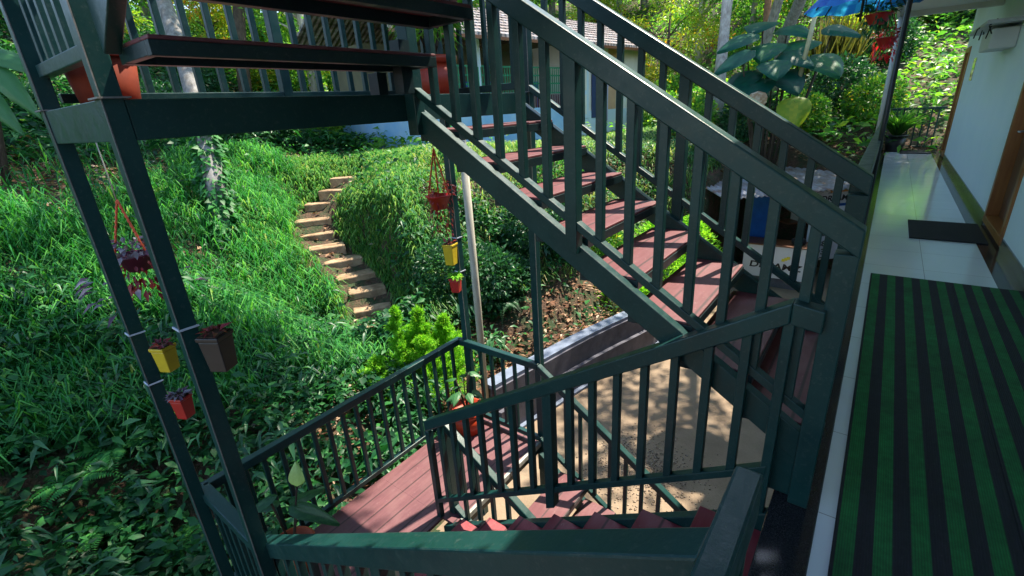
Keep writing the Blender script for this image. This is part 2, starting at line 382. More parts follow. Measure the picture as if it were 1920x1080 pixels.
SP = .131
def rail_run(parent, a, b, drop, nb, wr=.075, hr=.095, post=None, bal=.034, low=.042, mat=None, names=('handrail','bottom_rail','baluster'), skip=()):
    """a, b: ends of the top face of the handrail; drop: height of the bottom rail's top under it"""
    mat = mat or M_steel
    h = MB().bar(a, b, wr, hr).build(names[0], mat, parent, .006)
    a = Vector(a); b = Vector(b); dv = Vector((0,0,-drop))
    MB().bar(a+dv, b+dv, .045, low).build(names[1], mat, parent, .004)
    for i in range(1, nb+1):
        if i in skip: continue
        p = a+(b-a)*(i/(nb+1)); hw = bal/2; big = post and i in post
        d = (b-a); d.z = 0; d.normalize(); n = Vector((-d.y, d.x, 0))
        sl = (b.z-a.z)/max(math.hypot(b.x-a.x, b.y-a.y), 1e-6)
        if big: hw = .03
        zt = p.z-hr+.004; zb = p.z-drop-.002
        if big: zb -= low+.11
        c = [p-d*hw-n*hw, p+d*hw-n*hw, p+d*hw+n*hw, p-d*hw+n*hw]
        so = [-hw*sl, hw*sl, hw*sl, -hw*sl]
        P = [Vector((q.x,q.y,zb+s)) for q, s in zip(c, so)]+[Vector((q.x,q.y,zt+s)) for q, s in zip(c, so)]
        MB().quadbox(P).build('post' if big else names[2], mat, h, .003)
    return h

# corridor railings
e = empty('balcony_railing', (.19, -.6, 0), 'near dark green handrail along the corridor edge ending at the stair top', 'railing', 'railings along the corridor edge')
rail_run(e, (.174, -1.6, 1.0), (.174, .785, 1.0), .86, 16, .046, .10, post=(1, 8))
MB().box(.152, .196, .69, .71, .004, .90).build('post', M_steel, e, .005)
e = empty('balcony_railing', (.19, 9, 0), 'long dark railing along the corridor edge beyond the upward stairs', 'railing', 'railings along the corridor edge')
rail_run(e, (.19, 3.06, 1.17), (.19, 16.7, 1.06), .95, 96, .075, .10, post=(24, 48, 72))
e = empty('balcony_railing', (.7, 16.7, 0), 'dark railing across the far end of the corridor behind the potted plant', 'railing', 'railings along the corridor edge')
rail_run(e, (.24, 16.74, 1.06), (1.36, 16.74, 1.06), .95, 7, .06, .06)

# ================================================================== steel staircase
XE, XW1, YS, YN = -1.87, -2.754, .571, 3.08
ZL, ZU, ZG = -1.418, 1.712, -2.85
st = empty('metal_staircase', (-1.2, 1.8, ZG), 'dark green steel switchback staircase with red treads and landings', 'staircase')
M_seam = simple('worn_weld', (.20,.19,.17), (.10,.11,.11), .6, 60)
# columns (outer south-east corner at the given point), lower part below the upper landing and upper part above
for (x, y) in ((XE, YS), (XW1, YS), (XE, YN), (XW1, YN)):
    c = MB().box(x-.065, x, y, y+.065, ZG-.3, ZU+2.6)
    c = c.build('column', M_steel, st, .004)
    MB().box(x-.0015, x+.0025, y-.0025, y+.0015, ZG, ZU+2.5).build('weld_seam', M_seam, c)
    MB().box(x-.10, x+.012, y-.012, y+.085, ZU+.0045, ZU+.0105).build('joint_plate', M_seam, c)

def landing(z, edge, y0, y1, xs_in):
    MB().box(xs_in, XE+.0, y0+.02, y1, z-.028, z).build('landing_deck', M_deck, st, .003)
# upper landing
MB().box(XW1-.06, XE-.061, YS+.10, YN-.0, ZU-.06, ZU-.03).build('landing_deck', M_deck, st)
MB().box(XE-.06, XE-.003, YS+.066, YN-.002, ZU-.136, ZU+.002).build('landing_beam', M_steel, st, .003)
MB().box(XW1-.06, XW1, YS+.101, YN-.002, ZU-.136, ZU-.031).build('landing_beam', M_steel, st, .003)
MB().box(XW1+.001, XE-.066, YS+.004, YS+.06, ZU-.136, ZU+.004).build('landing_beam', M_steel, st, .003)
MB().box(XW1+.001, XE-.111, YN+.02, YN+.08, ZU-.136, ZU+.004).build('landing_beam', M_steel, st, .003)
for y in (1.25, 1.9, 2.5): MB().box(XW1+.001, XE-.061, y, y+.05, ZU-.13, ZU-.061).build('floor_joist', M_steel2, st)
# lower landing
MB().box(-2.83, -2.06, YS+.03, 1.90, ZL-.028, ZL).box(-2.83, -1.925, 1.901, YN-.0, ZL-.028, ZL).build('landing_deck', M_deck, st)
MB().box(-1.985, -1.915, 1.96, YN-.002, ZL-.12, ZL-.029).build('landing_beam', M_steel, st, .003)
MB().box(-1.924, -1.895, 1.96, YN-.002, ZL-.045, ZL+.006).build('landing_edge', simple('worn_edge', (.42,.42,.38), (.2,.22,.2), .5, 20), st, .003)
MB().box(-2.83, -2.76, YS+.101, YN-.002, ZL-.14, ZL-.029).build('landing_beam', M_steel, st, .003)
MB().box(-2.76+.001, -1.98, YN+.002, YN+.06, ZL-.14, ZL+.004).build('landing_beam', M_steel, st, .003)
MB().box(-2.76+.001, -1.98, YS+.004, YS+.029, ZL-.14, ZL+.004).build('landing_beam', M_steel, st, .003)
for y in (1.2, 2.1, 2.7): MB().box(-2.759, -2.07, y, y+.05, ZL-.13, ZL-.029).build('floor_joist', M_steel2, st)

def flight(x0, z0, dx, dz, ks, ya, yb, depth, sa, sb, sh=.20, treadm=M_tread, clampx=None, drop=.075):
    """noses at x0+k*dx, z0+k*dz; treads from the nose towards +dx; stringers outside ya..yb"""
    for k in ks:
        xn = x0+k*dx; z = z0+k*dz; xb = xn+math.copysign(depth, dx)
        if clampx is not None: xn = min(xn, clampx)
        a, b = sorted((xn, xb))
        t = MB().box(a, b, ya+.004, yb-.004, z-.014, z).build('tread', treadm, st, .004)
        s = math.copysign(1, dx)
        f = MB()
        f.box(*sorted((xn-s*.004, xn+s*.035)), ya+.002, yb-.002, z-.06, z-.0145); f.box(*sorted((xb-s*.036, xb+s*.001)), ya+.002, yb-.002, z-.06, z-.0145)
        f.box(a+.03, b-.03, ya+.001, ya+.03, z-.058, z-.0145); f.box(a+.03, b-.03, yb-.03, yb-.001, z-.058, z-.0145)
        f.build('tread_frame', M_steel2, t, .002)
    sl = dz/dx
    for (y, (xa, xb2)) in ((ya, sa), (yb, sb)):
        za = z0+(xa-x0)*sl-drop; zb = z0+(xb2-x0)*sl-drop
        yy = y-.026 if y == ya else y+.026
        MB().bar((xa, yy, za), (xb2, yy, zb), .05, sh).build('stringer', M_steel, st, .004)

# A: from the corridor down to the lower landing
flight(-2.057, ZL, .274, .1772, range(1, 8), .76, 1.87, .30, (-2.03, .128), (-2.03, .128), treadm=M_treadr)
rail_run(st, (-2.04, .66, -.47), (.142, .66, .93), .80, 14, .075, .10, post=(8,))
h = rail_run(st, (-2.085, 1.90, ZL+.925), (.098, 1.90, .896), .74, 15, .07, .085, post=(8,), bal=.036)
MB().box(-2.10, -2.055, 1.878, 1.922, ZL+.0, ZL+.83).build('newel', M_steel, st, .004)
MB().box(.076, .114, 1.88, 1.92, -.20, .81).build('newel', M_steel, st, .004)
MB().bar((.0985, 1.90, .896), (.20, 1.90, .880), .07, .085).build('handrail', M_steel, st, .005)
# B: from the corridor up to the upper landing
flight(.757, 0, -.259, .1692, range(2, 10), 1.985, 2.93, .30, (.19, -1.86), (.19, -1.86), .135, drop=.045, clampx=.185)
MB().box(.085, .1895, 1.937, 1.983, .004, .30).build('stringer_foot', M_steel, st, .003)
zB = lambda x: 1.19+(.233-x)*.6533
rail_run(st, (.2635, 1.93, zB(.2635)), (-1.80, 1.93, zB(-1.80)), .77, 14, .08, .098, post=(8,), bal=.036)
rail_run(st, (.246, 3.0, zB(.246)+.012), (-1.80, 3.0, zB(-1.80)+.012), .77, 14, .08, .098, post=(7,), bal=.036)
MB().box(.190, .2615, 1.8925, 1.9655, .004, 1.085).build('newel', M_steel, st, .004)
MB().box(.155, .245, 2.965, 3.035, .004, 1.10).build('newel', M_steel, st, .004)
MB().box(-1.865, -1.79, 1.895, 1.965, 1.50, 2.75).build('newel', M_steel, st, .004)
# C: next flight, rising over A
flight(-2.13, ZU, .26, .170, range(1, 9), .66, 1.885, .29, (-1.83, .15), (-1.60, .15), .20, drop=-.14)
for y in (.60, 1.93): rail_run(st, (-1.80, y, ZU+1.25), (.1, y, ZU+1.25+1.9*.654), .80, 14, .08, .1)
MB().box(-1.95, -1.875, 1.74, 1.80, ZU+.001, ZU+.108).box(-1.82, -1.75, 1.80, 1.87, ZU+.001, ZU+.25).build('step_bracket', M_steel2, st)
# D: lower landing down to the yard
flight(-1.905, ZL, .262, -.1772, range(1, 8), 2.03, 3.02, -.30, (-1.90, .12), (-1.90, .12), .20)
zD = lambda x: ZL+.89-(x+1.89)*.676
rail_run(st, (-1.89, 3.06, ZL+.89), (0., 3.06, zD(0.)), .80, 12, .055, .07, bal=.03)
rail_run(st, (-2.02, 2.00, ZL+.89), (0., 2.00, zD(0.)), .80, 13, .055, .07, bal=.03)
MB().box(-2.05, -1.99, 1.97, 2.03, ZL+.001, ZL+.83).build('newel', M_steel, st, .004)
for y in (2.0, 3.06): MB().box(-.03, .03, y-.03, y+.03, ZG, zD(0.)-.06).build('newel', M_steel, st, .004)
# landing railings
zr = ZL+.89
rail_run(st, (-2.858, .66, zr), (-2.858, 3.08, zr), .80, 18, .06, .065, bal=.03)
rail_run(st, (-2.858, .66, zr), (-1.97, .66, zr), .80, 7, .075, .065, bal=.03)
rail_run(st, (-2.858, 3.06, zr), (-1.87, 3.06, zr), .80, 6, .055, .065, bal=.03)
zr = ZU+.95
rail_run(st, (-2.83, .66, zr), (-2.83, 3.12, zr), .87, 19, .06, .065, bal=.032, post=(9,))
rail_run(st, (-2.74, .62, zr), (-1.96, .62, zr), .76, 6, .06, .065, bal=.034, low=.05)
rail_run(st, (-2.80, 3.12, zr), (-1.90, 3.12, zr), .87, 6, .06, .065, bal=.032, low=.05)

# ================================================================== terrain
STEPS = [atz(*q, z) for q, z in zip([(682,610),(675,580),(669,547),(650,517),(631,489),(603,464),(590,440),(581,413),(597,383),(622,358),(647,333)],
                                    [-1.7,-1.52,-1.33,-1.14,-.95,-.74,-.6,-.35,-.12,.12,.36])]
ctrl = [at(*q) for q in [(100,900,4.3),(200,1050,4.2),(0,1050,3.6),(100,700,5.2),(100,450,6.6),(350,900,4.7),(450,800,5.2),(350,750,5.3),
        (400,600,6.6),(550,650,6.8),(450,400,8.8),(500,300,11),(250,300,9.5),(50,300,8.5),(0,180,12),(300,230,13),(650,275,14),(750,320,9.5),(700,350,9.3),
        (700,450,8.2),(800,450,8.2),(800,560,7.6),(1000,420,8.6),(1000,500,8.1),(1000,560,8.2)]]
ctrl = [c-np.array([0,0,.22]) for c in ctrl]
ctrl += [s-np.array([0,0,.10]) for s in STEPS]
ctrl += [np.array(c) for c in [(-3.95,4.5,-2.2),(-4.6,4.9,-2.1),(-4.7,6.9,-1.75),(-3.6,8.0,-2.0),(-4.5,8.6,-1.3),(-6.3,7.0,.15),(-5.5,13.7,.35),(-5.6,10,.12),(-4.9,10.3,-.15),(-3.6,10.9,-.2),(-10,11,.4),(-9.2,22.6,.45),(-7,18,.45),
        (-3.6,12.6,0),(-2.9,14.5,.3),(-1.3,16.6,.3),(0.5,17.5,.5),(3,18,.7),(-3.6,17,.8),(-2,23,2.4),(5,25,3.2),(-12.5,13,.6),(-15,20,1.2),(-10,28,2.0),
        (-20,12,3.2),(-20,2,3.4),(-30,5,6.5),(-28,25,7),(-12,34,7),(2,36,7.5),(16,34,7.5),(12,16,1),(-14,-8,0),(-8,-9,-1.6),(-4,-6,-2.4),(-3.6,-2,-2.4),(-3.5,1.0,-2.3),(-3.6,3,-2.45),
        (2,-10,-2.85),(14,-10,-2.85),(0,2,-2.85),(0,8,-2.85),(8,6,-2.85),(-2,4,-2.85),(-1,11,-2.85),(-22,-12,2.5),(-36,-10,7),(-40,30,10),(-20,45,11),(10,50,11),(25,40,10),(26,15,3)]]
ctrl = np.array(ctrl)
def _k(r2): return np.where(r2 > 1e-12, .5*r2*np.log(np.maximum(r2,1e-12)), 0)
_n = len(ctrl); _d2 = ((ctrl[:,None,:2]-ctrl[None,:,:2])**2).sum(-1)
_A = np.zeros((_n+3,_n+3)); _A[:_n,:_n] = _k(_d2)+np.eye(_n)*.05; _A[:_n,_n] = 1; _A[:_n,_n+1:] = ctrl[:,:2]; _A[_n:,:_n] = _A[:_n,_n:].T
_w = np.linalg.solve(_A, np.concatenate([ctrl[:,2], [0,0,0]]))
def wallx(y):                                  # foot of the retaining wall / edge of the yard
    return np.interp(y, [-20,0,3.2,4.2,4.86,5.4,6.14,7.0,7.96,9.5,12.5,15], [-3.2,-3.0,-3.05,-3.42,-3.31,-3.20,-3.08,-2.88,-2.62,-2.55,-2.75,-2.3])
def gz(x, y, yard=True):
    x = np.asarray(x, float); y = np.asarray(y, float); sh = x.shape; xf = x.ravel(); yf = y.ravel(); out = np.empty(len(xf))
    for i in range(0, len(xf), 20000):
        X = xf[i:i+20000]; Y = yf[i:i+20000]
        r2 = (X[:,None]-ctrl[None,:,0])**2+(Y[:,None]-ctrl[None,:,1])**2
        out[i:i+20000] = _k(r2)@_w[:_n]+_w[_n]+_w[_n+1]*X+_w[_n+2]*Y
    if yard:
        e = wallx(yf); cl = -2.10+1.0*np.maximum(0, e-.75-xf); wy = np.clip((yf-3.9)/.6, 0, 1)*np.clip((12.5-yf)/1.5, 0, 1); out = out*(1-wy)+np.minimum(out, cl)*wy; inside = np.clip((xf-e+.22)/.10+.5, 0, 1)*np.clip((15.4-yf)/.8, 0, 1)
        inside = inside*inside*(3-2*inside)
        out = out*(1-inside)+(-2.85)*inside
    return out.reshape(sh)
_gz0 = gz
SPZ = np.array([[s[0]+RT[0]*.26*max(0, 1-i/9), s[1]+RT[1]*.26*max(0, 1-i/9), s[2]] for i, s in enumerate(STEPS)])
def gz(x, y, yard=True):
    x = np.asarray(x, float); y = np.asarray(y, float); out = _gz0(x, y, yard); best = np.full(x.shape, 99.); zz = np.zeros(x.shape)
    for i in range(len(SPZ)-1):
        a, b = SPZ[i], SPZ[i+1]; ab = b[:2]-a[:2]; t = np.clip(((x-a[0])*ab[0]+(y-a[1])*ab[1])/(ab@ab), 0, 1)
        d = np.hypot(x-a[0]-ab[0]*t, y-a[1]-ab[1]*t); m_ = d < best; best = np.where(m_, d, best); zz = np.where(m_, a[2]+(b[2]-a[2])*t, zz)
    k = np.clip((best-.42)/.5, 0, 1); k = k*k*(3-2*k)
    return out*k+(zz-.13)*(1-k)
def axis(lo, hi, a, b, fine, coarse):
    v = [a]
    while v[-1] < b: v.append(v[-1]+fine)
    s = coarse
    while v[-1] < hi: v.append(v[-1]+s); s *= 1.12
    w = [a]; s = coarse
    while w[-1] > lo: w.append(w[-1]-s); s *= 1.12
    return np.array(w[:0:-1]+v)
gx = axis(-90, 90, -13, 2.5, .13, .3); gy = axis(-60, 120, -2, 15, .13, .3)
GX, GY = np.meshgrid(gx, gy, indexing='ij'); GZ = gz(GX, GY)
bmp_ = (npr.rand(*GX.shape)-.5)*.05; flat = (GX > wallx(GY)) & (GY < 15.2)
GZ = GZ+np.where(flat, 0, bmp_)
V = np.stack([GX, GY, GZ], -1).reshape(-1,3); nx, ny = GX.shape
ii, jj = np.meshgrid(np.arange(nx-1), np.arange(ny-1), indexing='ij'); q = (ii*ny+jj).ravel()
m, n, p = newmat('soil_ground'); v = worldpos(n)
f = noise(n, v, 3.2, 8, .7); g = noise(n, v, 28, 5, .7)
c1 = ramp(n, g, [(.25, (.025,.015,.010)), (.5, (.075,.040,.024)), (.62, (.13,.08,.05)), (.75, (.05,.03,.02))])
c2 = ramp(n, g, [(.3, (.012,.03,.010)), (.6, (.03,.055,.018)), (.8, (.07,.06,.03))])
n.links.new(mixc(n, ramp(n, f, [(.45,(0,0,0)),(.58,(1,1,1))]), c1, c2), p.inputs['Base Color']); p.inputs['Roughness'].default_value = .95
bump(n, p, g, .8, .04); M_ground = m
gr = addmesh('ground', rawmesh('ground', V, np.stack([q, q+ny, q+ny+1, q+1], 1), M_ground, smooth=True)); gr['kind'] = 'structure'
# sandy yard sheet
m, n, p = newmat('sandy_yard'); v = worldpos(n)
a = ramp(n, noise(n, v, 1.6, 7, .6), [(.3, (.19,.135,.090)), (.7, (.30,.225,.155))]); b = ramp(n, noise(n, v, 55, 4, .7), [(.3, (.82,.81,.80)), (.7, (1,1,1))])
n.links.new(mixc(n, 1, a, b, 'MULTIPLY'), p.inputs['Base Color']); p.inputs['Roughness'].default_value = .9; bump(n, p, noise(n, v, 70, 4, .7), .5, .01)
yy = np.linspace(-12, 14.5, 60); k = []
V = np.concatenate([np.stack([wallx(yy)-.05, yy, yy*0-2.844], 1), np.stack([yy*0+14, yy, yy*0-2.844], 1)]); i = np.arange(59)
o = addmesh('yard', rawmesh('yard', V, np.stack([i, i+60, i+61, i+1], 1), m)); o['kind'] = 'structure'
# gravel under the lowest flight
def pebbles(name, X, Y, Z, r, mat, tint):
    n = len(X); a = npr.rand(n, 6)*.5+.75; P = np.stack([X, Y, Z], 1)
    dirs = np.array([[1,0,0],[0,1,0],[-1,0,0],[0,-1,0],[0,0,.7],[0,0,-.4]])
    V = P[:,None,:]+dirs[None]*a[:,:,None]*r[:,None,None]
    k = np.arange(n)[:,None]*6
    F = np.concatenate([k+np.array(t) for t in ([0,1,4],[1,2,4],[2,3,4],[3,0,4],[1,0,5],[2,1,5],[3,2,5],[0,3,5])], 0)
    return rawmesh(name, V.reshape(-1,3), F, mat, np.tile(tint, 8))
M_peb, n, p = newmat('pebble'); t_ = n.nodes.new('ShaderNodeAttribute'); t_.attribute_name = 'tint'
n.links.new(ramp(n, t_.outputs['Fac'], [(0,(.12,.09,.07)),(.5,(.30,.22,.16)),(1,(.42,.34,.27))]), p.inputs['Base Color']); p.inputs['Roughness'].default_value = .8
N = 1500; X = npr.normal(-1.55, .36, N); Y = npr.normal(4.75, .36, N)
tag(addmesh('gravel', pebbles('gravel', X, Y, X*0-2.84, .006+.010*npr.rand(N), M_peb, npr.rand(N))), 'loose gravel scattered on the sandy yard by the lowest stair', 'gravel', kind='stuff')

# retaining wall
def ribbon(name, y0, y1, off0, off1, z0, z1, mat, parent=None, n=14):
    ys = np.linspace(y0, y1, n); mb = MB()
    for i in range(n-1):
        a, b = ys[i], ys[i+1]-.0005*(i < n-2)
        P = [(wallx(a)+off0, a), (wallx(a)+off1, a), (wallx(b)+off1, b), (wallx(b)+off0, b)]
        mb.quadbox([(x, y, z0) for x, y in P]+[(x, y, z1) for x, y in P])
    return mb.build(name, mat, parent)
rw = empty('retaining_wall', (-3.2, 7, -2.85), 'low grey block retaining wall with a coping tinted with reflected sky blue along the yard', 'wall')
ribbon('wall_body', 4.30, 11.2, -.32, -.10, -2.9, -2.06, M_conc, rw); ribbon('coping', 4.28, 11.2, -.34, -.13, -2.059, -2.0, M_concb, rw)
ribbon('wall_ledge', 4.30, 11.2, -.099, -.03, -2.9, -2.42, M_conc, rw); ribbon('foot_kerb', 4.30, 11.2, -.029, .04, -2.9, -2.80, M_concb, rw)

# brick steps up the hillside
sp = empty('garden_steps', tuple(STEPS[0]), 'sunlit laterite garden steps climbing the grassy hillside', 'steps')
for i, s in enumerate(STEPS):
    a = STEPS[min(i+1, len(STEPS)-1)]; b = STEPS[max(i-1, 0)]; d = Vector((a[0]-b[0], a[1]-b[1])).normalized()
    vd = Vector((s[0]-CC[0], s[1]-CC[1])).normalized(); d = (d*.35+vd*.65).normalized(); nn = Vector((-d.y, d.x))
    dep = .34 if i != 6 else .8
    c = Vector((s[0], s[1]))+d*dep*.5+Vector((RT[0], RT[1]))*(.26*max(0, 1-i/9)); wd = .32+.07*rnd.random()
    rnd_d = rnd.uniform(-.02, .02); d = Vector((d.x+rnd.uniform(-.12,.12), d.y+rnd.uniform(-.12,.12))).normalized(); nn = Vector((-d.y, d.x))
    o = MB().obox(c, d, nn, dep*.5, wd, s[2]-.45, s[2]+rnd_d).build('step', M_brick, sp, .02)

# ================================================================== ground cover
def patch(n, poly=None, cx=None, cy=None, box=None, dens=None):
    x0, x1, y0, y1 = box; X = npr.uniform(x0, x1, n); Y = npr.uniform(y0, y1, n)
    k = dens(X, Y) if dens is not None else np.ones(n); s = npr.rand(n) < k
    return X[s], Y[s]
def vn(X, Y, s, seed=0):                       # cheap value noise 0..1
    return .5+.25*(np.sin(X*s+seed)*np.cos(Y*s*1.3+seed*2)+np.sin((X+Y)*s*.7+seed*3)*np.cos((X-Y)*s*1.9+seed))
SP_ = np.array([(s[0]+RT[0]*.26*max(0, 1-i/9), s[1]+RT[1]*.26*max(0, 1-i/9)) for i, s in enumerate(STEPS)])
def stepdist(X, Y):
    d = np.full(len(X), 9.)
    for i in range(len(SP_)-1):
        a, b = SP_[i], SP_[i+1]; ab = b-a; t = np.clip(((X-a[0])*ab[0]+(Y-a[1])*ab[1])/(ab@ab), 0, 1)
        d = np.minimum(d, np.hypot(X-a[0]-ab[0]*t, Y-a[1]-ab[1]*t))
    return d-.08
def side(X, Y):                                # >0 right (house side) of the steps, <0 grassy side
    px = np.interp(X, SP_[::-1,0][np.argsort(SP_[::-1,0])], SP_[::-1,1][np.argsort(SP_[::-1,0])]); return Y-px
outwall = lambda X, Y: (X < wallx(Y)-.42)
# tall grass on the left slope
def dg(X, Y):
    s = side(X, Y); b = (s < .1) & (stepdist(X, Y) > .42) & outwall(X, Y) & (X < -5.6+.15*Y)
    return b*np.clip(.1+1.9*(vn(X, Y, 2.2, 1)-.25), .05, 1)*np.clip(1.2-.05*np.hypot(X+8, Y-3), .1, 1)*np.where(X < -12.3, .3, 1)*np.where(np.hypot(X+12.2, (Y-1.3)*.8) < 2.0+.5*vn(X,Y,3,2), .06, 1)
X, Y = patch(105000, box=(-14, -5, -1.5, 9), dens=dg); n = len(X); H = npr.uniform(.28, .72, n)*(.6+.7*vn(X, Y, 1.3, 4))
o = addmesh('tall_grass', blades('tall_grass', np.stack([X, Y, gz(X, Y)-.03], 1), npr.uniform(0, 6.28, n), H, npr.uniform(.009, .024, n), npr.uniform(.3, 1, n), L_grass, npr.rand(n)**1.3*.8+.2*vn(X, Y, 1.1, 2)))
tag(o, 'tall arching green grass on the shaded hillside left of the steps', 'grass', kind='stuff')
X, Y = patch(4500, box=(-13, -5, -1, 8.5), dens=lambda X, Y: dg(X, Y)*(vn(X, Y, 4.1, 11) > .55)); n = len(X)
o = addmesh('tall_grass', blades('tall_grass', np.stack([X, Y, gz(X, Y)-.03], 1), npr.uniform(-2.2, 1.2, n), npr.uniform(.5, .85, n), npr.uniform(.010, .022, n), npr.uniform(.15, .55, n), L_grass, .4+npr.rand(n)*.55))
tag(o, 'longest pale blades arching out of the tall grass', 'grass', kind='stuff')
# mound right of the steps
def dm(X, Y):
    s = side(X, Y); b = ((s > .0) | (X > -6.3)) & (stepdist(X, Y) > .36) & outwall(X, Y)
    return b*np.clip(1.3*(vn(X, Y, 2.6, 5)), .15, 1)
X, Y = patch(95000, box=(-11, -3.0, 3.0, 21), dens=dm); n = len(X)
k = (gz(X, Y) > -1.5) | (X < -5.6); X, Y = X[k], Y[k]; n = len(X)
o = addmesh('short_grass', blades('short_grass', np.stack([X, Y, gz(X, Y)-.02], 1), npr.uniform(0, 6.28, n), npr.uniform(.12, .38, n), npr.uniform(.008, .020, n), npr.uniform(.4, 1, n), L_mound, npr.rand(n)*.9+.1))
tag(o, 'short tufty grass on the sunny mound right of the steps', 'grass', kind='stuff')
def db(X, Y):
    d = stepdist(X, Y); s = side(X, Y); return ((d > .32) & (d < 1.7))*np.where(s > 0, 1, .35)*np.clip(1.5*vn(X, Y, 3.7, 1), .3, 1)
X, Y = patch(60000, box=(-11.5, -5, 3.0, 8.6), dens=db); n = len(X)
o = addmesh('bank_grass', blades('bank_grass', np.stack([X, Y, gz(X, Y)-.02], 1), npr.uniform(-1.3, .6, n), npr.uniform(.12, .36, n), npr.uniform(.010, .026, n), npr.uniform(.5, 1.2, n), L_mound, npr.rand(n)*.75))
tag(o, 'weedy grass hanging over the banks on both sides of the garden steps', 'grass', kind='stuff')
# broad leaved undergrowth
def strip(X, Y): return 1-.94*((X > wallx(Y)-1.5) & (Y > 3.9) & (Y < 9.5))
def du(X, Y):
    s = side(X, Y); near = (X > -8.5+.35*Y); b = (stepdist(X, Y) > .5) & outwall(X, Y)
    return b*np.where(near, 1, .16)*np.where(np.hypot(X+12.2, (Y-1.3)*.8) < 2.2, .3, 1)*np.clip(2.2*vn(X, Y, 3.1, 9)-.45, .05, 1)*strip(X, Y)
X, Y = patch(135000, box=(-12, -3.0, -3.2, 7.6), dens=du); Z = gz(X, Y); n = len(X)
h = .02+npr.rand(n)**.9*(.12+.50*vn(X, Y, 1.9, 3)); A = npr.uniform(0, 6.28, n); el = npr.uniform(-.5, .5, n)
D = np.stack([np.cos(A)*np.cos(el), np.sin(A)*np.cos(el), np.sin(el)], 1); L = .05+.14*npr.rand(n)**1.6
o = addmesh('undergrowth', leaves('undergrowth', np.stack([X, Y, Z+h], 1), D, np.tile([0,0,1.], (n,1))+.45*npr.randn(n,3), L, L*npr.uniform(.35,.6,n), L_under, npr.rand(n)*.75+.25*vn(X, Y, 1.4, 8)))
tag(o, 'dark leafy undergrowth covering the slope beside the lower landing', 'undergrowth', kind='stuff')
X, Y = patch(26000, box=(-6.2, -2.5, 5.5, 15.5), dens=lambda X, Y: outwall(X, Y)*strip(X, Y)*np.clip(2.2*vn(X, Y, 2.3, 7)-.5, 0, 1)); Z = gz(X, Y); n = len(X)
h = .02+npr.rand(n)*.22; A = npr.uniform(-1.6, 1.0, n); L = .04+.12*npr.rand(n)**1.5
o = addmesh('undergrowth', leaves('undergrowth', np.stack([X, Y, Z+h], 1), np.stack([np.cos(A), np.sin(A), npr.normal(0,.4,n)], 1), np.tile([.3,-.3,1.], (n,1))+.5*npr.randn(n,3), L, L*npr.uniform(.3,.5,n), L_under, npr.rand(n)*.95))
tag(o, 'patchy small plants on the steep soil bank behind the grey wall', 'undergrowth', kind='stuff')
X, Y = patch(20000, box=(-10, -3.0, -3.2, 5.5), dens=lambda X, Y: du(X, Y)*(vn(X, Y, 2.7, 13) > .52)); Z = gz(X, Y); n = len(X)
h = .12+npr.rand(n)*.45; A = npr.uniform(0, 6.28, n); L = .10+.16*npr.rand(n)
o = addmesh('undergrowth', leaves('undergrowth', np.stack([X, Y, Z+h], 1), np.stack([np.cos(A), np.sin(A), npr.normal(-.1,.3,n)], 1), np.tile([0,0,1.], (n,1))+.3*npr.randn(n,3), L, L*npr.uniform(.16,.26,n), L_dark, npr.rand(n)*.8+.2, .4))
tag(o, 'narrow dark leaved weeds standing up in patches of the undergrowth', 'undergrowth', kind='stuff')
# fallen leaves
def dl(X, Y):
    a = np.exp(-((X+12)**2/6+(Y-1.5)**2/6)); b = ((X > -5.6) & (X < wallx(Y)-.3) & (Y > 4) & (Y < 12.5))*.8; c_ = np.exp(-((X+11.5)**2/3+(Y-8.5)**2/3)); d = np.exp(-((X+4.4)**2/1.2+(Y-3)**2/2))
    e = np.exp(-((X+1.2)**2/5+(Y-15)**2/3)); f_ = np.exp(-((X+9.3)**2/3+(Y-8.5)**2/3)); return np.clip(a+b+c_*.7+d+e+f_*.6+.03, 0, 1)*(1-((X > wallx(Y)-.32) & (Y < 15.3)))
X, Y = patch(110000, box=(-15, 3, -2, 18), dens=dl); Z = gz(X, Y); n = len(X); A = npr.uniform(0, 6.28, n)
L = npr.uniform(.05, .14, n)
o = addmesh('fallen_leaves', leaves('fallen_leaves', np.stack([X, Y, Z+.03+.02*npr.rand(n)], 1), np.stack([np.cos(A), np.sin(A), npr.normal(0, .25, n)], 1), np.tile([0,0,1.], (n,1))+.35*npr.randn(n,3), L, L*npr.uniform(.3,.6,n), L_dry, npr.rand(n), .1))
tag(o, 'dry fallen leaves scattered over the bare soil', 'leaf litter', kind='stuff')
# cover on the far slopes
X, Y = patch(170000, box=(-34, 22, 9, 40), dens=lambda X, Y: ((Y > 15.4) | (X < -8))*np.clip(1.6*vn(X, Y, .9, 2), .2, 1)*np.clip(1.4-np.hypot(X, Y)/45, .12, 1)*(1-((X > -16.5) & (X < -9) & (Y > 10.8) & (Y < 24)))*(1-.85*((X > -9) & (X < -4.5) & (Y < 21))))
Z = gz(X, Y); n = len(X); h = npr.rand(n)**1.2*(.2+.9*vn(X, Y, .8, 6)); A = npr.uniform(0, 6.28, n); L = npr.uniform(.12, .36, n)
o = addmesh('hillside_cover', leaves('hillside_cover', np.stack([X, Y, Z+h], 1), np.stack([np.cos(A), np.sin(A), npr.normal(0, .4, n)], 1), np.tile([0,0,1.], (n,1))+.5*npr.randn(n,3), L, L*npr.uniform(.25,.5,n), L_jungle, npr.rand(n)*.85))
tag(o, 'mixed low plants covering the far hillside behind the house and shed', 'ground cover', kind='stuff')
X, Y = patch(90000, box=(-34, -10, -6, 14), dens=lambda X, Y: (X < -12.3)*np.clip(1.5*vn(X, Y, .9, 2), .2, 1)*np.clip(1.5+X/30, .15, 1))
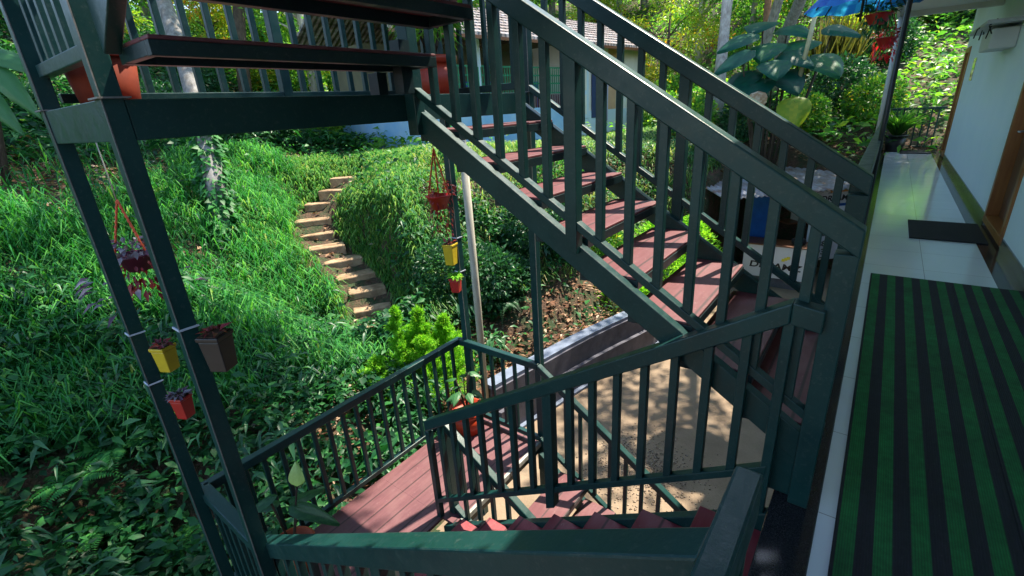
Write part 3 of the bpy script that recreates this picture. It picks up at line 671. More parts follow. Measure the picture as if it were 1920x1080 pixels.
Z = gz(X, Y); n = len(X); h = npr.rand(n)**1.2*(.2+.8*vn(X, Y, .8, 6)); A = npr.uniform(0, 6.28, n); L = npr.uniform(.12, .36, n)
o = addmesh('hillside_cover', leaves('hillside_cover', np.stack([X, Y, Z+h], 1), np.stack([np.cos(A), np.sin(A), npr.normal(0, .4, n)], 1), np.tile([0,0,1.], (n,1))+.5*npr.randn(n,3), L, L*npr.uniform(.25,.5,n), L_under, npr.rand(n)))
tag(o, 'dark low plants covering the slope beyond the tall grass', 'ground cover', kind='stuff')

# ================================================================== helpers for placing
def ray(px, py): return FW + RT*(px-960)/CF - UP*(py-540)/CF
def aty(px, py, y): d = ray(px, py); return CC+d*(y-CC[1])/d[1]
def V3(a): return Vector((float(a[0]), float(a[1]), float(a[2])))

# ================================================================== garden house beyond the lawn
HK = 1.65; PL = CC+HK*(np.array([-6.35,6.9,.9])-CC); HU = np.array([.128,.992,0]); HN = np.array([.992,-.128,0])
HB = .40
def hp(s, off, z): q = PL+HU*s*HK+HN*off; return (q[0], q[1], 1.6+HK*(z-1.6) if z is not None else HB)
def hbox(mb, s0, s1, o0, o1, z0, z1):
    P = [hp(s0,o0,z0), hp(s1,o0,z0), hp(s1,o1,z0), hp(s0,o1,z0), hp(s0,o0,z1), hp(s1,o0,z1), hp(s1,o1,z1), hp(s0,o1,z1)]
    return mb.quadbox([P[i] for i in (3,2,1,0,7,6,5,4)])
ho = empty('garden_house', hp(3, 0, .87), 'small garden house with a tiled roof, blue plinth and latticed veranda beyond the lawn', 'house')
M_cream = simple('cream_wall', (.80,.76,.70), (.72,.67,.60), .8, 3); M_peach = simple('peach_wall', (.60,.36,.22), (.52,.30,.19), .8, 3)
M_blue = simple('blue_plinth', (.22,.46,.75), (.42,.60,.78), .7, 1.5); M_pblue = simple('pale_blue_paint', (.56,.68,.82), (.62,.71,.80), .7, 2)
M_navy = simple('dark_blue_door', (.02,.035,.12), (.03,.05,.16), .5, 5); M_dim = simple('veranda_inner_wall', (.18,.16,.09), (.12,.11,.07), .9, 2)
M_green = simple('green_lattice', (.02,.20,.10), (.03,.28,.14), .5, 9); M_chair = simple('blue_chair_plastic', (.03,.08,.45), (.02,.06,.35), .4, 9)
hbox(MB(), -1.0, 3.7, -4.0, .0, .82, 1.62).build('plinth', M_blue, ho)
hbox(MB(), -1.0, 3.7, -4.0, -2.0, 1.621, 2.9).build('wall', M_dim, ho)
w = MB(); hbox(w, 3.7, 6.85, -4.0, -.001, .82, 2.98); w.build('wall', M_cream, ho)
hbox(MB(), 5.2, 5.56, 0, .02, 1.48, 2.96).build('wall_panel', M_peach, ho)
hbox(MB(), 3.71, 6.84, 0, .03, .82, 1.47).build('plinth', M_pblue, ho)
d = hbox(MB(), 3.78, 4.32, .031, .07, 1.3, 2.62).build('door', M_pblue, ho, .02)
hbox(MB(), 3.87, 4.22, .071, .085, 1.4, 1.85).build('door_panel', M_cream, d, .01); hbox(MB(), 3.87, 4.22, .071, .085, 1.95, 2.5).build('door_panel', M_cream, d, .01)
hbox(MB(), 4.46, 4.80, .031, .06, 1.3, 2.62).build('door', M_navy, ho); hbox(MB(), 4.84, 5.16, .031, .07, 1.2, 2.62).build('shutter', simple('lilac_shutter', (.45,.42,.62), (.4,.38,.55), .6, 4), ho)
for i, s in enumerate((-.3, .8, 2.25, 3.6)):
    q = hp(s, -.08, 1.62); MB().box(q[0]-.07, q[0]+.07, q[1]-.07, q[1]+.07, q[2], hp(0,0,2.95)[2]).build('post', M_pblue, ho)
lt = MB()
for i in range(64):
    s = -.9+i*.072; hbox(lt, s, s+.016, -.02, .0, 1.9, 2.42)
for z in (1.9, 2.1, 2.26, 2.42): hbox(lt, -.9, 3.68, -.05, -.021, z, z+.03)
lt.build('lattice_rail', M_green, ho)
bs = MB()
for i in range(60): s = -.9+i*.077; hbox(bs, s, s+.02, -.03, .0, 1.621, 1.88)
bs.build('lattice_base', simple('dark_red_rail', (.12,.03,.03), (.08,.02,.02), .6, 5), ho)
# roof: two slopes of rough tiles
m, n, p = newmat('roof_tile'); v = worldpos(n)
mp = mapping(n, v, (1,1,1), (0,0,.13)); wv = n.nodes.new('ShaderNodeTexWave'); wv.bands_direction = 'Y'; wv.inputs['Scale'].default_value = 1.7; wv.inputs['Distortion'].default_value = 1.2; n.links.new(mp, wv.inputs['Vector'])
vo = n.nodes.new('ShaderNodeTexVoronoi'); vo.inputs['Scale'].default_value = 4.5; n.links.new(v, vo.inputs['Vector'])
sc_ = n.nodes.new('ShaderNodeSeparateXYZ'); n.links.new(vo.outputs['Color'], sc_.inputs[0])
c = ramp(n, sc_.outputs[0], [(0, (.20,.19,.21)), (.35, (.36,.28,.28)), (.7, (.50,.46,.48)), (1, (.32,.33,.38))])
n.links.new(mixc(n, ramp(n, noise(n, v, 5, 6, .7), [(.4,(0,0,0)),(.65,(1,1,1))]), c, (.13,.11,.09)), p.inputs['Base Color']); p.inputs['Roughness'].default_value = .85
bump(n, p, wv.outputs['Fac'], 1, .08); M_tileroof = m
rf = MB()
def slope(o0, z0, o1, z1, nrow=9, th=.05):
    for i in range(nrow):
        a, b = i/nrow, (i+1)/nrow+.02
        P = []
        for (t, dz) in ((a, .05), (b, .0)):
            o_ = o0+(o1-o0)*t; z = z0+(z1-z0)*t
            P.append((o_, z, dz))
        (oa, za, da), (ob, zb, db) = P
        A = [hp(-1.5,oa,za), hp(7.15,oa,za), hp(7.15,ob,zb), hp(-1.5,ob,zb)]
        up = [(x,y,z+da+th) if k < 2 else (x,y,z+db+th) for k, (x,y,z) in enumerate(A)]
        rf.quadbox(A+up) if o1 < o0 else rf.quadbox(A+up)
slope(.95, 2.86, -2.3, 3.72); slope(-5.4, 2.86, -2.3, 3.72)
rf.build('roof', M_tileroof, ho)
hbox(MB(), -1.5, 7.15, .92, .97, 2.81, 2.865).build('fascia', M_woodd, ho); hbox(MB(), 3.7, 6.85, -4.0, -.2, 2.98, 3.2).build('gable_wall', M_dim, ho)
for i, s in enumerate((.35, 1.0, 1.7, 3.0)):
    q = hp(s, -.7, 1.62); ch = empty('plastic_chair', q, ['blue plastic chair at the left end of the veranda', 'blue plastic chair, second from the left on the veranda', 'blue plastic chair, third from the left on the veranda', 'blue plastic chair nearest the pale blue door on the veranda'][i], 'chair', 'blue chairs on the veranda')
    x, y, z = q
    MB().box(x-.24, x+.24, y-.24, y+.24, z+.42, z+.45).build('seat', M_chair, ch, .01)
    MB().box(x-.25, x-.21, y-.23, y+.23, z+.46, z+.95).build('backrest', M_chair, ch, .01)
    for dx in (-.21, .21):
        for dy in (-.21, .21): MB().box(x+dx-.02, x+dx+.02, y+dy-.02, y+dy+.02, z, z+.419).build('leg', M_chair, ch)

# ================================================================== food stall
SA = np.array([-2.39,11.83,0]); SD = np.array([.709,.705,0]); SN = np.array([-.705,.709,0]); SG = -2.85
def spt(s, o, z): q = SA+SD*s+SN*o; return (q[0], q[1], z)
def onst(px, py, off): d = ray(px, py); P0 = SA+SN*off; t = ((P0-CC)@SN)/(d@SN); q = CC+d*t; return float((q-SA)@SD), float(q[2])
def sbox(mb, s0, s1, o0, o1, z0, z1):
    return mb.quadbox([spt(s0,o0,z0), spt(s1,o0,z0), spt(s1,o1,z0), spt(s0,o1,z0), spt(s0,o0,z1), spt(s1,o0,z1), spt(s1,o1,z1), spt(s0,o1,z1)])
shd = empty('food_stall', spt(1.6, .8, SG), 'roadside food stall with corrugated roof, blue tarpaulin and white counter', 'stall')
M_tin = simple('corrugated_tin', (.30,.33,.38), (.15,.10,.075), .6, 3.5, .4, .1, .15); M_tarp = simple('blue_tarpaulin', (.02,.16,.55), (.015,.11,.42), .5, 4, .5, .3)
M_white = simple('white_panel', (.66,.66,.68), (.58,.58,.62), .6, 2); M_blk = simple('black_lettering', (.01,.01,.012), (.015,.015,.015), .6, 5)
M_or = simple('orange_print', (.60,.22,.03), (.55,.2,.03), .6, 5); M_yl = simple('yellow_print', (.75,.62,.03), (.7,.55,.03), .6, 5)
V, F = [], []; NS = 150; nr = 8
ss = np.linspace(-.15, 4.6, NS)
for j in range(nr+1):
    o_ = -.05+2.6*j/nr
    for s in ss:
        q = spt(s, o_, -.62+.155*o_+.022*math.sin(s*2*math.pi/.13)); V.append(q)
V = np.array(V); i0, j0 = np.meshgrid(np.arange(NS-1), np.arange(nr), indexing='ij'); k = (j0*NS+i0).ravel()
o = addmesh('roof', rawmesh('roof', V, np.stack([k, k+1, k+NS+1, k+NS], 1), M_tin, smooth=True)); o.parent = shd; o.matrix_parent_inverse = Matrix.Translation(-Vector(shd.location))
so_ = o.modifiers.new('thick', 'SOLIDIFY'); so_.thickness = .006
for s, o_ in ((.05,.05), (4.4,.05), (.05,2.3), (4.4,2.3), (2.3,2.3)): a = spt(s,o_,SG); MB().tube([a, (a[0],a[1],-.66)], .045, 8).build('post', M_tan, shd)
sbox(MB(), .0, 4.45, 2.36, 2.40, SG, -.35).build('back_panel', M_tarp, shd)
s0, z0 = onst(1408, 400, .75); s1, z1 = onst(1480, 480, .75)
sbox(MB(), 1.05, 1.55, .78, .82, SG, -.72).build('tarpaulin_curtain', M_tarp, shd)
ct = -1.80; CY = float(atz(1447, 461, ct)[1]); cx0 = float(aty(1402, 480, CY)[0]); cx1 = float(aty(1520, 505, CY)[0]); xd = SD; up = np.array([0,0,1.])
ctr = MB().box(cx0-.1, cx1, CY, CY+.04, SG+.25, ct).build('counter_front', M_white, shd, .004)
MB().box(cx0-.14, cx1+.02, CY-.04, CY+.6, ct+.001, ct+.03).build('counter_top', M_woodd, shd, .004)
MB().box(cx0-.08, cx1-.02, CY+.041, CY+.55, SG, SG+.9).build('counter_base', M_conc, shd)
tx0 = float(aty(1404, 498, CY)[0]); tx1 = float(aty(1504, 512, CY)[0]); tz = float(aty(1440, 499, CY)[2]); tw = tx1-tx0; CX = (1,0,0)
text('counter_lettering', 'DREAMZ', .21, (tx0, CY-.003, tz-.05), CX, up, M_blk, ctr, .002, .1, 1.0, tw/.86, .006)
text('counter_lettering', 'Edge', .10, (tx0+.25*tw, CY-.003, tz+.13), CX, up, M_blk, ctr, .002, .25)
text('counter_lettering', 'Restaurant', .085, (tx0+.38*tw, CY-.003, tz-.19), CX, up, M_navy, ctr, .002, .25)
mb = MB()
for a in range(3): mb.box(tx0+.60*tw+.05*a, tx0+.60*tw+.07+.05*a, CY-.006-.0008*a, CY-.0005, tz+.16+.03*a, tz+.23+.03*a)
mb.build('counter_logo', M_yl, ctr)
bs0, bz = onst(1548, 372, .2); bs1, _ = onst(1596, 372, .2)
brd = sbox(MB(), bs0-.25, 4.3, .20, .225, -1.02, -.66).build('sign_board', M_white, shd, .004)
text('sign_lettering', 'DREAMZ', .19, spt(bs0-.12, .196, -.94), xd, up, M_blk, brd, .002, .1, 1.0, 1.15, .005)
text('sign_lettering', 'EDGE', .07, spt(bs0+.05, .196, -.765), xd, up, M_blk, brd, .002)
sbox(MB(), bs0+.10, bs0+.62, .192, .197, -.735, -.685).build('sign_stripe', M_or, brd)
sbox(MB(), bs0-.25, 4.3, .23, .26, -1.32, -1.03).build('blue_valance', M_tarp, shd)
# banner with telephone numbers hanging in front
bl, bt = onst(1524, 418, .10); br, bb = onst(1566, 470, .10)
M_ban = simple('banner_cloth', (.68,.68,.74), (.6,.6,.68), .7, 2)
bn = sbox(MB(), bl+.02, br+.28, .05, .065, SG+.45, -1.05).build('phone_banner', M_ban, None, .003)
tag(bn, 'white banner of telephone numbers hanging at the right of the stall', 'banner')
for k, tx in enumerate(('Outdoor', '1888', '5930', '3876')):
    zz = onst(1545, (440, 459, 474, 489)[k], .05)[1]
    text('banner_lettering', tx, (.15, .20, .20, .20)[k], spt(bl+(.07 if k else .03), .046, zz-.03), xd, up, M_blk, bn, .002, .3 if k == 0 else 0, 1, 1.12, .004)
pr = sbox(MB(), bl-.10, bl-.04, .05, .11, SG, -.66).build('stall_post', M_white, shd, .003)
# microwave, bottle and kettle on the counter shelf
ms, mz = onst(1507, 440, .75); e = empty('microwave_oven', spt(ms, .8, -1.52), 'grey microwave oven on the shelf of the food stall', 'microwave')
sbox(MB(), ms-.27, ms+.27, .62, 1.0, -1.52, -1.19).build('case', simple('microwave_grey', (.35,.36,.33), (.3,.31,.28), .4, 3), e, .012)
sbox(MB(), ms-.2, ms+.12, .612, .6195, -1.47, -1.24).build('window', M_pole, e, .004); sbox(MB(), ms+.16, ms+.25, .612, .6195, -1.49, -1.22).build('control_panel', M_conc, e, .002)
sbox(MB(), ms-.6, ms+.5, .6, 1.05, -1.56, -1.521).build('shelf', M_woodd, shd)
o = MB().lathe(spt(ms-.12, .8, -1.189), [(.0,0),(.05,0),(.052,.13),(.045,.16),(.02,.19),(.02,.22),(0,.22)], 16).build('water_bottle', M_white, None); tag(o, 'white bottle standing on top of the microwave oven', 'bottle')
o = MB().lathe((cx1-.35, CY+.25, ct+.031), [(.0,0),(.12,0),(.16,.06),(.15,.12),(.06,.17),(.02,.2),(0,.2)], 18).build('cooking_pot', M_pole, None); tag(o, 'dark cooking pot on the counter below the microwave', 'pot')

# ================================================================== plants
def vtan(n): return norm(npr.randn(n, 3))
def clump(name, c, rx, rz, n, L, mat, parent=None, lo=-1, wr=.45, hollow=.35, tshift=0, up=.6):
    P = vtan(n)*(hollow+(1-hollow)*npr.rand(n, 1)**.5); P[:,2] = np.clip(P[:,2], lo, 1)
    D = norm(P+np.array([0,0,.1])+.5*npr.randn(n,3)); W_ = P*np.array([rx, rx, rz])+np.asarray(c)
    N = np.tile([0,0,1.], (n,1))*up+.6*npr.randn(n,3); LL = L*npr.uniform(.6, 1.3, n)
    return addmesh(name, leaves(name, W_, D, N, LL, LL*wr*npr.uniform(.8,1.2,n), mat, np.clip(npr.rand(n)+tshift, 0, 1)), parent)
def treeproto(name, H, R, nclump, nleaf, L, lmat, bmat, rt, lean=(0,0), wr=.45, flat=.7, lo=.35):
    """empty at the base > trunk, crown. Local coordinates about the base."""
    e = bpy.data.objects.new(name, None); col.objects.link(e)
    top = Vector((lean[0], lean[1], H*.85)); pts = [Vector((0,0,-.4)), Vector((lean[0]*.1, lean[1]*.1, H*.2)), Vector((lean[0]*.45+.1, lean[1]*.45, H*.5)), top]
    t = MB().tube(pts, [rt*1.25, rt, rt*.8, rt*.35], 10)
    Ps, Ds, Ls, Ts = [], [], [], []
    for i in range(nclump):
        a = npr.uniform(0, 6.28); h = H*(lo+(1-lo)*npr.rand()); rr = R*math.sqrt(npr.rand())*(1-.45*abs((h/H-.65)/.35))
        c = np.array([lean[0]*h/H+rr*math.cos(a), lean[1]*h/H+rr*math.sin(a), h]); cr = R*npr.uniform(.22, .42)
        if i < 14:
            z0 = min(h*.75, H*.7); b = Vector((lean[0]*z0/H, lean[1]*z0/H, z0)); t.tube([b, (b+V3(c))/2+Vector((0,0,.15)), V3(c)], [rt*.4, rt*.25, rt*.08], 6)
        k = nleaf//nclump; P = vtan(k)*npr.rand(k,1)**.45; P *= np.array([cr, cr, cr*flat]); Ps.append(P+c)
        Ds.append(norm(P/cr+.7*npr.randn(k,3)+np.array([0,0,-.15]))); Ls.append(L*npr.uniform(.6, 1.35, k)); Ts.append(np.clip(npr.rand(k)*.7+npr.uniform(0,.4), 0, 1))
    t.build('trunk', bmat, e)
    P = np.concatenate(Ps); n = len(P); LL = np.concatenate(Ls)
    addmesh('crown', leaves('crown', P, np.concatenate(Ds), np.tile([0,0,.7], (n,1))+.7*npr.randn(n,3), LL, LL*wr, lmat, np.concatenate(Ts)), e)
    return e
def put(proto, x, y, label, cat, group=None, rz=0, sc=1, z=None, first=False):
    if first: r = proto
    else:
        r = proto.copy(); col.objects.link(r)
        for ch in proto.children:
            c = ch.copy(); col.objects.link(c); c.parent = r
    r.location = (x, y, float(gz(np.array([x]), np.array([y]))[0]) if z is None else z); r.rotation_euler = (0, 0, rz); r.scale = (sc,)*3
    for k in ('group',):
        if k in r and not group: del r[k]
    return tag(r, label, cat, group)
J1 = treeproto('jungle_tree', 7.5, 2.7, 26, 7800, .20, L_jungle, M_bark, .16, (.3,.2), .42, .6, .12)
J2 = treeproto('jungle_tree', 9.5, 3.2, 26, 7800, .22, L_jungle, M_barkp, .19, (-.5,.3), .34, .55, .2)
J3 = treeproto('jungle_tree', 5.2, 2.3, 20, 6000, .20, L_yell, M_barkd, .11, (.2,-.2), .30, .7, .1)
J4 = treeproto('jungle_tree', 6.5, 2.6, 22, 6500, .19, L_dark, M_barkd, .15, (.2,.4), .45, .65, .1)
used = set()
TR = [(-60,13,J4,1.0,'dark leafy tree at the left edge beyond the bare soil'),(120,17,J4,1.1,'dark tree behind the steep post at the upper left corner'),(250,20,J3,1.0,'tree with orange and yellow leaves glimpsed under the lowest overhead step'),
 (330,24,J1,1.1,'green tree behind the pale leaning trunk at upper left'),(430,19,J3,.9,'low yellow leaved tree seen between the upper landing balusters'),(520,22,J1,1.1,'bright green tree right of centre among the upper landing balusters'),
 (600,18,J2,.85,'pale barked tree seen through the right half of the landing railing'),(690,24,J1,1.2,'green tree between the landing railing and the house roof'),(770,32,J1,1.3,'tall green tree behind the left end of the house roof'),
 (860,38,J3,1.6,'yellow green tree behind the roof ridge'),(950,34,J2,1.2,'pale barked tree rising behind the middle of the roof'),(1040,38,J1,1.5,'broad green tree behind the roof where the handrail crosses it'),
 (1120,33,J3,1.5,'yellow leaved tree over the right half of the roof'),(1200,34,J1,1.3,'green tree beyond the right corner of the house roof'),(1240,24,J3,1.0,'tree with hanging yellow leaves just right of the cream house wall'),
 (1300,27,J2,1.0,'sunlit tree between the house and the pale mottled trunk'),(1390,24,J1,.95,'green tree behind the giant taro leaves'),(1450,30,J3,1.4,'yellow green tree above the giant taro leaves'),
 (1530,22,J2,.8,'thin tree behind the leaning bamboo pole'),(1600,26,J4,1.0,'dark tree behind the blue parasol'),(1680,23,J1,.95,'green tree beyond the corridor pole'),(1760,21,J3,.9,'yellow leaved tree over the far end of the corridor'),(1840,25,J4,1.1,'dark tree behind the end of the guesthouse wall'),
 (1000,52,J1,2.4,'tall distant tree on the ridge behind the house'),(640,44,J2,1.9,'tall distant tree on the ridge above the landing railing'),(1330,48,J2,2.0,'tall distant tree on the ridge right of the house'),(1560,44,J1,2.2,'tall distant tree on the ridge above the stall'),
 (360,40,J1,2.0,'tall distant tree on the ridge at the upper left'),(1180,56,J4,2.6,'tall dark tree on the ridge above the right roof corner'),(820,56,J4,2.4,'tall dark tree on the ridge above the left roof end'),(1750,40,J1,1.9,'tall distant tree behind the corridor end'),(150,34,J1,1.9,'tall distant tree on the ridge behind the upper left post')]
for (px, t, pr_, sc, lab) in TR:
    q = at(px, 220, t); fst = pr_.name not in used; used.add(pr_.name)
    put(pr_, q[0], q[1], lab, 'tree', 'jungle trees on the hillside', rnd.uniform(0, 6.28), sc, first=fst)
# shrubs
S1 = bpy.data.objects.new('shrub', None); col.objects.link(S1); clump('foliage', (0,0,.55), .75, .65, 2600, .13, L_jungle, S1, -.8)
MB().tube([(0,0,-.2),(.05,.02,.5)], [.03,.015], 6).build('stem', M_barkd, S1)
S2 = bpy.data.objects.new('shrub', None); col.objects.link(S2); clump('foliage', (0,0,.5), .7, .6, 2600, .12, L_dark, S2, -.8)
MB().tube([(0,0,-.2),(.05,.02,.5)], [.03,.015], 6).build('stem', M_barkd, S2)
S3 = bpy.data.objects.new('shrub', None); col.objects.link(S3); clump('foliage', (0,0,.6), .55, .7, 2000, .20, L_yell, S3, -.8, .2)
MB().tube([(0,0,-.2),(.05,.02,.5)], [.03,.015], 6).build('stem', M_barkd, S3)
SH = [(900,440,8.1,S2,.9,'dark shrub on the bank behind the hanging basket post'),(950,455,8.4,S2,.7,'dark shrub half way up the bank between the two landing posts'),(1010,400,9,S2,1.0,'dark shrub high on the bank under the upper landing corner'),
 (830,500,8.0,S2,.7,'dark shrub on the bank above the bright conifer'),(1060,430,9.2,S2,.7,'dark shrub high beside the stringer above the grey wall'),(1130,440,10,S1,.7,'green shrub on the bank behind the second tread'),
 (600,250,15,S1,1.0,'green shrub above the top of the garden steps'),(520,260,13,S2,1.1,'dark shrub left of the top of the garden steps'),(450,270,12,S2,1.0,'dark shrub behind the vine covered trunk'),(300,240,13,S2,1.2,'dark shrub between the two left posts under the beam'),
 (680,235,17,S1,1.0,'sunlit shrub by the path in front of the house'),(1240,200,19,S1,1.2,'green shrub beside the right corner of the cream wall'),(1290,260,14,S1,1.0,'green shrub on the bank left of the reddish soil'),(1400,270,13.5,S2,1.1,'dark shrub below the giant taro'),
 (1560,240,15,S2,1.3,'dark fern like shrub on the bank above the stall roof'),(1620,280,14,S1,1.0,'green shrub on the bank by the corridor railing'),(1500,250,14,S1,.9,'green shrub right of the yellow taro leaf'),(1640,200,17,S2,1.3,'dark shrub behind the corridor railing'),
 (1740,230,19.5,S2,1.1,'dark shrub beyond the railing at the corridor end'),(1700,150,20,S3,1.3,'yellow strap leaved clump beyond the corridor end'),(1580,130,18,S3,1.3,'olive strap leaved clump under the blue parasol'),(1340,200,16,S1,1.1,'green shrub at the foot of the pale mottled trunk'),
 (30,190,11,S2,1.0,'dark shrub at the left edge above the bare soil'),(1460,130,17.5,S1,1.4,'sunlit bush above the giant taro leaves'),(1270,90,21,S1,1.6,'sunlit bush right of the house roof'),(560,170,18,S1,1.3,'bright bush seen through the upper landing railing'),
 (480,120,17,S3,1.2,'yellow bush seen through the upper landing railing'),(640,150,20,S1,1.4,'bright bush at the right end of the upper landing railing'),(380,200,16,S2,1.2,'dark bush behind the pale leaning trunk')]
used = set()
for (px, py, t, pr_, sc, lab) in SH:
    q = at(px, py, t); fst = id(pr_) not in used; used.add(id(pr_)); g = float(gz(np.array([q[0]]), np.array([q[1]]))[0])
    put(pr_, q[0], q[1], lab, 'shrub', 'shrubs on the banks and hillside', rnd.uniform(0, 6.28), sc, z=g, first=fst)

# leaning trunk with climbing vine
def trunk_tree(name, pts, r, mat, label, crown=None, R=2, n=5000, L=.2, lmat=L_jungle, cc=None):
    e = empty(name, pts[0], label, 'tree'); MB().tube(pts, r, 12).build('trunk', mat, e)
    if cc is not None:
        Ps, Ds, Ts = [], [], []
        k = n//16
        for i in range(16):
            c = np.array(cc)+vtan(1)[0]*np.array([R, R, R*.5])*rnd.random()**.5; cr = R*.4
            P = vtan(k)*npr.rand(k,1)**.45*cr; Ps.append(P+c); Ds.append(norm(P+.6*npr.randn(k,3))); Ts.append(npr.rand(k))
        P = np.concatenate(Ps); LL = L*npr.uniform(.6, 1.3, len(P)); me = leaves('crown', P, np.concatenate(Ds), np.tile([0,0,.7], (len(P),1))+.6*npr.randn(len(P),3), LL, LL*.42, lmat, np.concatenate(Ts))
        o = addmesh('crown', me); o.parent = e; o.matrix_parent_inverse = Matrix.Translation(-Vector(e.location))
    return e
b = V3(at(416,425,8.3)); b.z -= .4
p1, p2, p3, p4 = V3(at(380,240,8.7)), V3(at(352,130,9.1)), V3(at(305,0,9.6)), V3(at(250,-230,10))
e = trunk_tree('vine_covered_tree', [b, V3(at(400,330,8.5)), p1, p2, p3, p4], [.19,.17,.16,.165,.15,.11], M_bark, 'leaning grey trunk wrapped in a leafy vine in the tall grass', cc=tuple(p4+Vector((0,0,1.5))), R=2.6, n=7000)
N = 1000; t_ = npr.rand(N); A0, A1 = np.array(b+Vector((0,0,.3))), np.array(p1); c = A0[None]*(1-t_[:,None])+A1[None]*t_[:,None]; dd = norm(npr.randn(N,3)*np.array([1,1,.3]))
Lv = npr.uniform(.07, .19, N)
o = addmesh('vine', leaves('vine', c+dd*.19, dd+np.array([0,0,-.5])+.3*npr.randn(N,3), dd+np.array([0,0,.4]), Lv, Lv*.6, L_under, npr.rand(N)*.4+.5)); o.parent = e; o.matrix_parent_inverse = Matrix.Translation(-Vector(e.location))
q0 = at(1345,215,14); g0 = float(gz(np.array([q0[0]]), np.array([q0[1]]))[0])
trunk_tree('mottled_tree', [(q0[0],q0[1],g0-.3), tuple(at(1352,120,14)), tuple(at(1364,0,14.2)), tuple(at(1380,-160,14.5))], [.19,.165,.155,.13], M_barkp, 'tree with a pale mottled trunk left of the giant taro leaves', cc=tuple(at(1385,-190,14.6)), R=2.2, n=5000)
q0 = at(458,190,16); g0 = float(gz(np.array([q0[0]]), np.array([q0[1]]))[0])
trunk_tree('dark_trunk_tree', [(q0[0],q0[1],g0-.3), tuple(at(452,100,16)), tuple(at(440,-120,16))], [.22,.2,.15], M_barkd, 'dark straight trunk seen low through the upper landing balusters', cc=tuple(at(435,-120,16)), R=2.4, n=4500)
q0 = at(1168,60,30); trunk_tree('slender_tree', [(q0[0],q0[1],1.0), tuple(at(1160,-60,30))], [.22,.18], M_bark, 'slender grey trunk rising just behind the house roof', cc=tuple(at(1160,-90,30)), R=3, n=3500, L=.3)
q0 = at(1440,90,19); trunk_tree('brown_trunk_tree', [(q0[0],q0[1],.5), tuple(at(1445,-60,19))], [.16,.13], simple('brown_bark', (.22,.11,.06), (.12,.06,.035), .9, 9), 'brown trunk standing behind the top of the giant taro', cc=tuple(at(1445,-90,19)), R=2.3, n=3500)

# trees added with crowns out of view, to shade and dapple the scene
for (x, y, z, R, n, bx, by, lab) in ((.4, 11.9, 8.2, 2.1, 1500, -3.4, 19.5, 'added tall tree whose unseen crown dapples the sandy yard'), (-9.6, 5.4, 9.0, 2.7, 5600, -10.5, -3.5, 'added tall tree whose unseen crown shades the grassy slope from the left'),
        (-3.9, 6.2, 8.8, 2.3, 5200, -9, -4.5, 'added tall tree whose unseen crown shades the slope and reaches over the upper landing'), (-12.5, 9.0, 9.5, 2.6, 3600, -15, -6, 'added tall tree whose unseen crown shades the upper grass'), (-5.2, 2.6, 9.5, 2.8, 6500, -6.5, -5, 'added tall tree whose unseen crown shades the slope below the landing'),
        (1.6, 19.2, 7.6, 2.6, 6500, 4.5, 20.5, 'added tall tree whose unseen crown shades the far end of the corridor'), (-2.2, 19.2, 8.6, 2.2, 4200, -4.2, 21.5, 'added tall tree whose unseen crown shades the giant taro')):
    trunk_tree('added_shade_tree', [(bx, by, -2.5), (bx+(x-bx)*.15, by+(y-by)*.15, 3.2), (x-(x-bx)*.3, y-(y-by)*.3, z-1.2), (x, y, z)], [.20,.17,.12,.06], M_bark, lab, cc=(x, y, z), R=R, n=n, L=.26)

# bright conifer beside the lower landing
ct_ = empty('golden_conifer', (-4.62, 3.72, -2.4), 'bright lime green feathery conifer with three spires beside the lower landing', 'conifer')
def plume(c, h, r, nb, nl, mat, e):
    Ps, Ds, Ls = [], [], []
    for b in range(nb):
        u = (b+rnd.random())/nb; a = rnd.uniform(0, 6.283); rr = r*(1-u)**.85*rnd.uniform(.5, 1.25)+.02; z0 = c[2]+h*u*.92
        k = nl; v = npr.rand(k); d = np.array([math.cos(a), math.sin(a), 0]); lift = rnd.uniform(.5, 1.2)
        p = np.array([c[0], c[1], z0])+np.outer(v*rr, d)+np.outer(rr*lift*v**1.4, [0,0,1.])+npr.randn(k,3)*(.012+.05*rr*(1.1-v))[:,None]
        Ps.append(p); Ds.append(d*.8+np.array([0,0,.6])+.55*npr.randn(k,3)); Ls.append(npr.uniform(.025,.06,k))
    P = np.concatenate(Ps); LL = np.concatenate(Ls)
    attach2(addmesh('foliage', leaves('foliage', P, np.concatenate(Ds), npr.randn(len(P),3), LL, LL*.25, mat, npr.rand(len(P))*.8+.2*npr.rand(), .05)), e)
    MB().tube([(c[0],c[1],c[2]-.1), (c[0],c[1],c[2]+h*.9)], [.02,.005], 6).build('stem', M_barkd, e)
def attach2(o, e): o.parent = e; o.matrix_parent_inverse = Matrix.Translation(-Vector(e.location))
for (dx, dy, h, r) in ((0,-.08,1.74,.36),(.10,.22,1.62,.38),(.24,.55,1.40,.40),(-.10,-.45,1.05,.44),(.26,.1,1.25,.46),(-.15,.30,1.25,.48),(.1,.75,1.0,.45),(.3,.35,.9,.5)):
    plume((-4.62+dx, 3.72+dy, -2.4), h, r, 110, 130, L_lime, ct_)
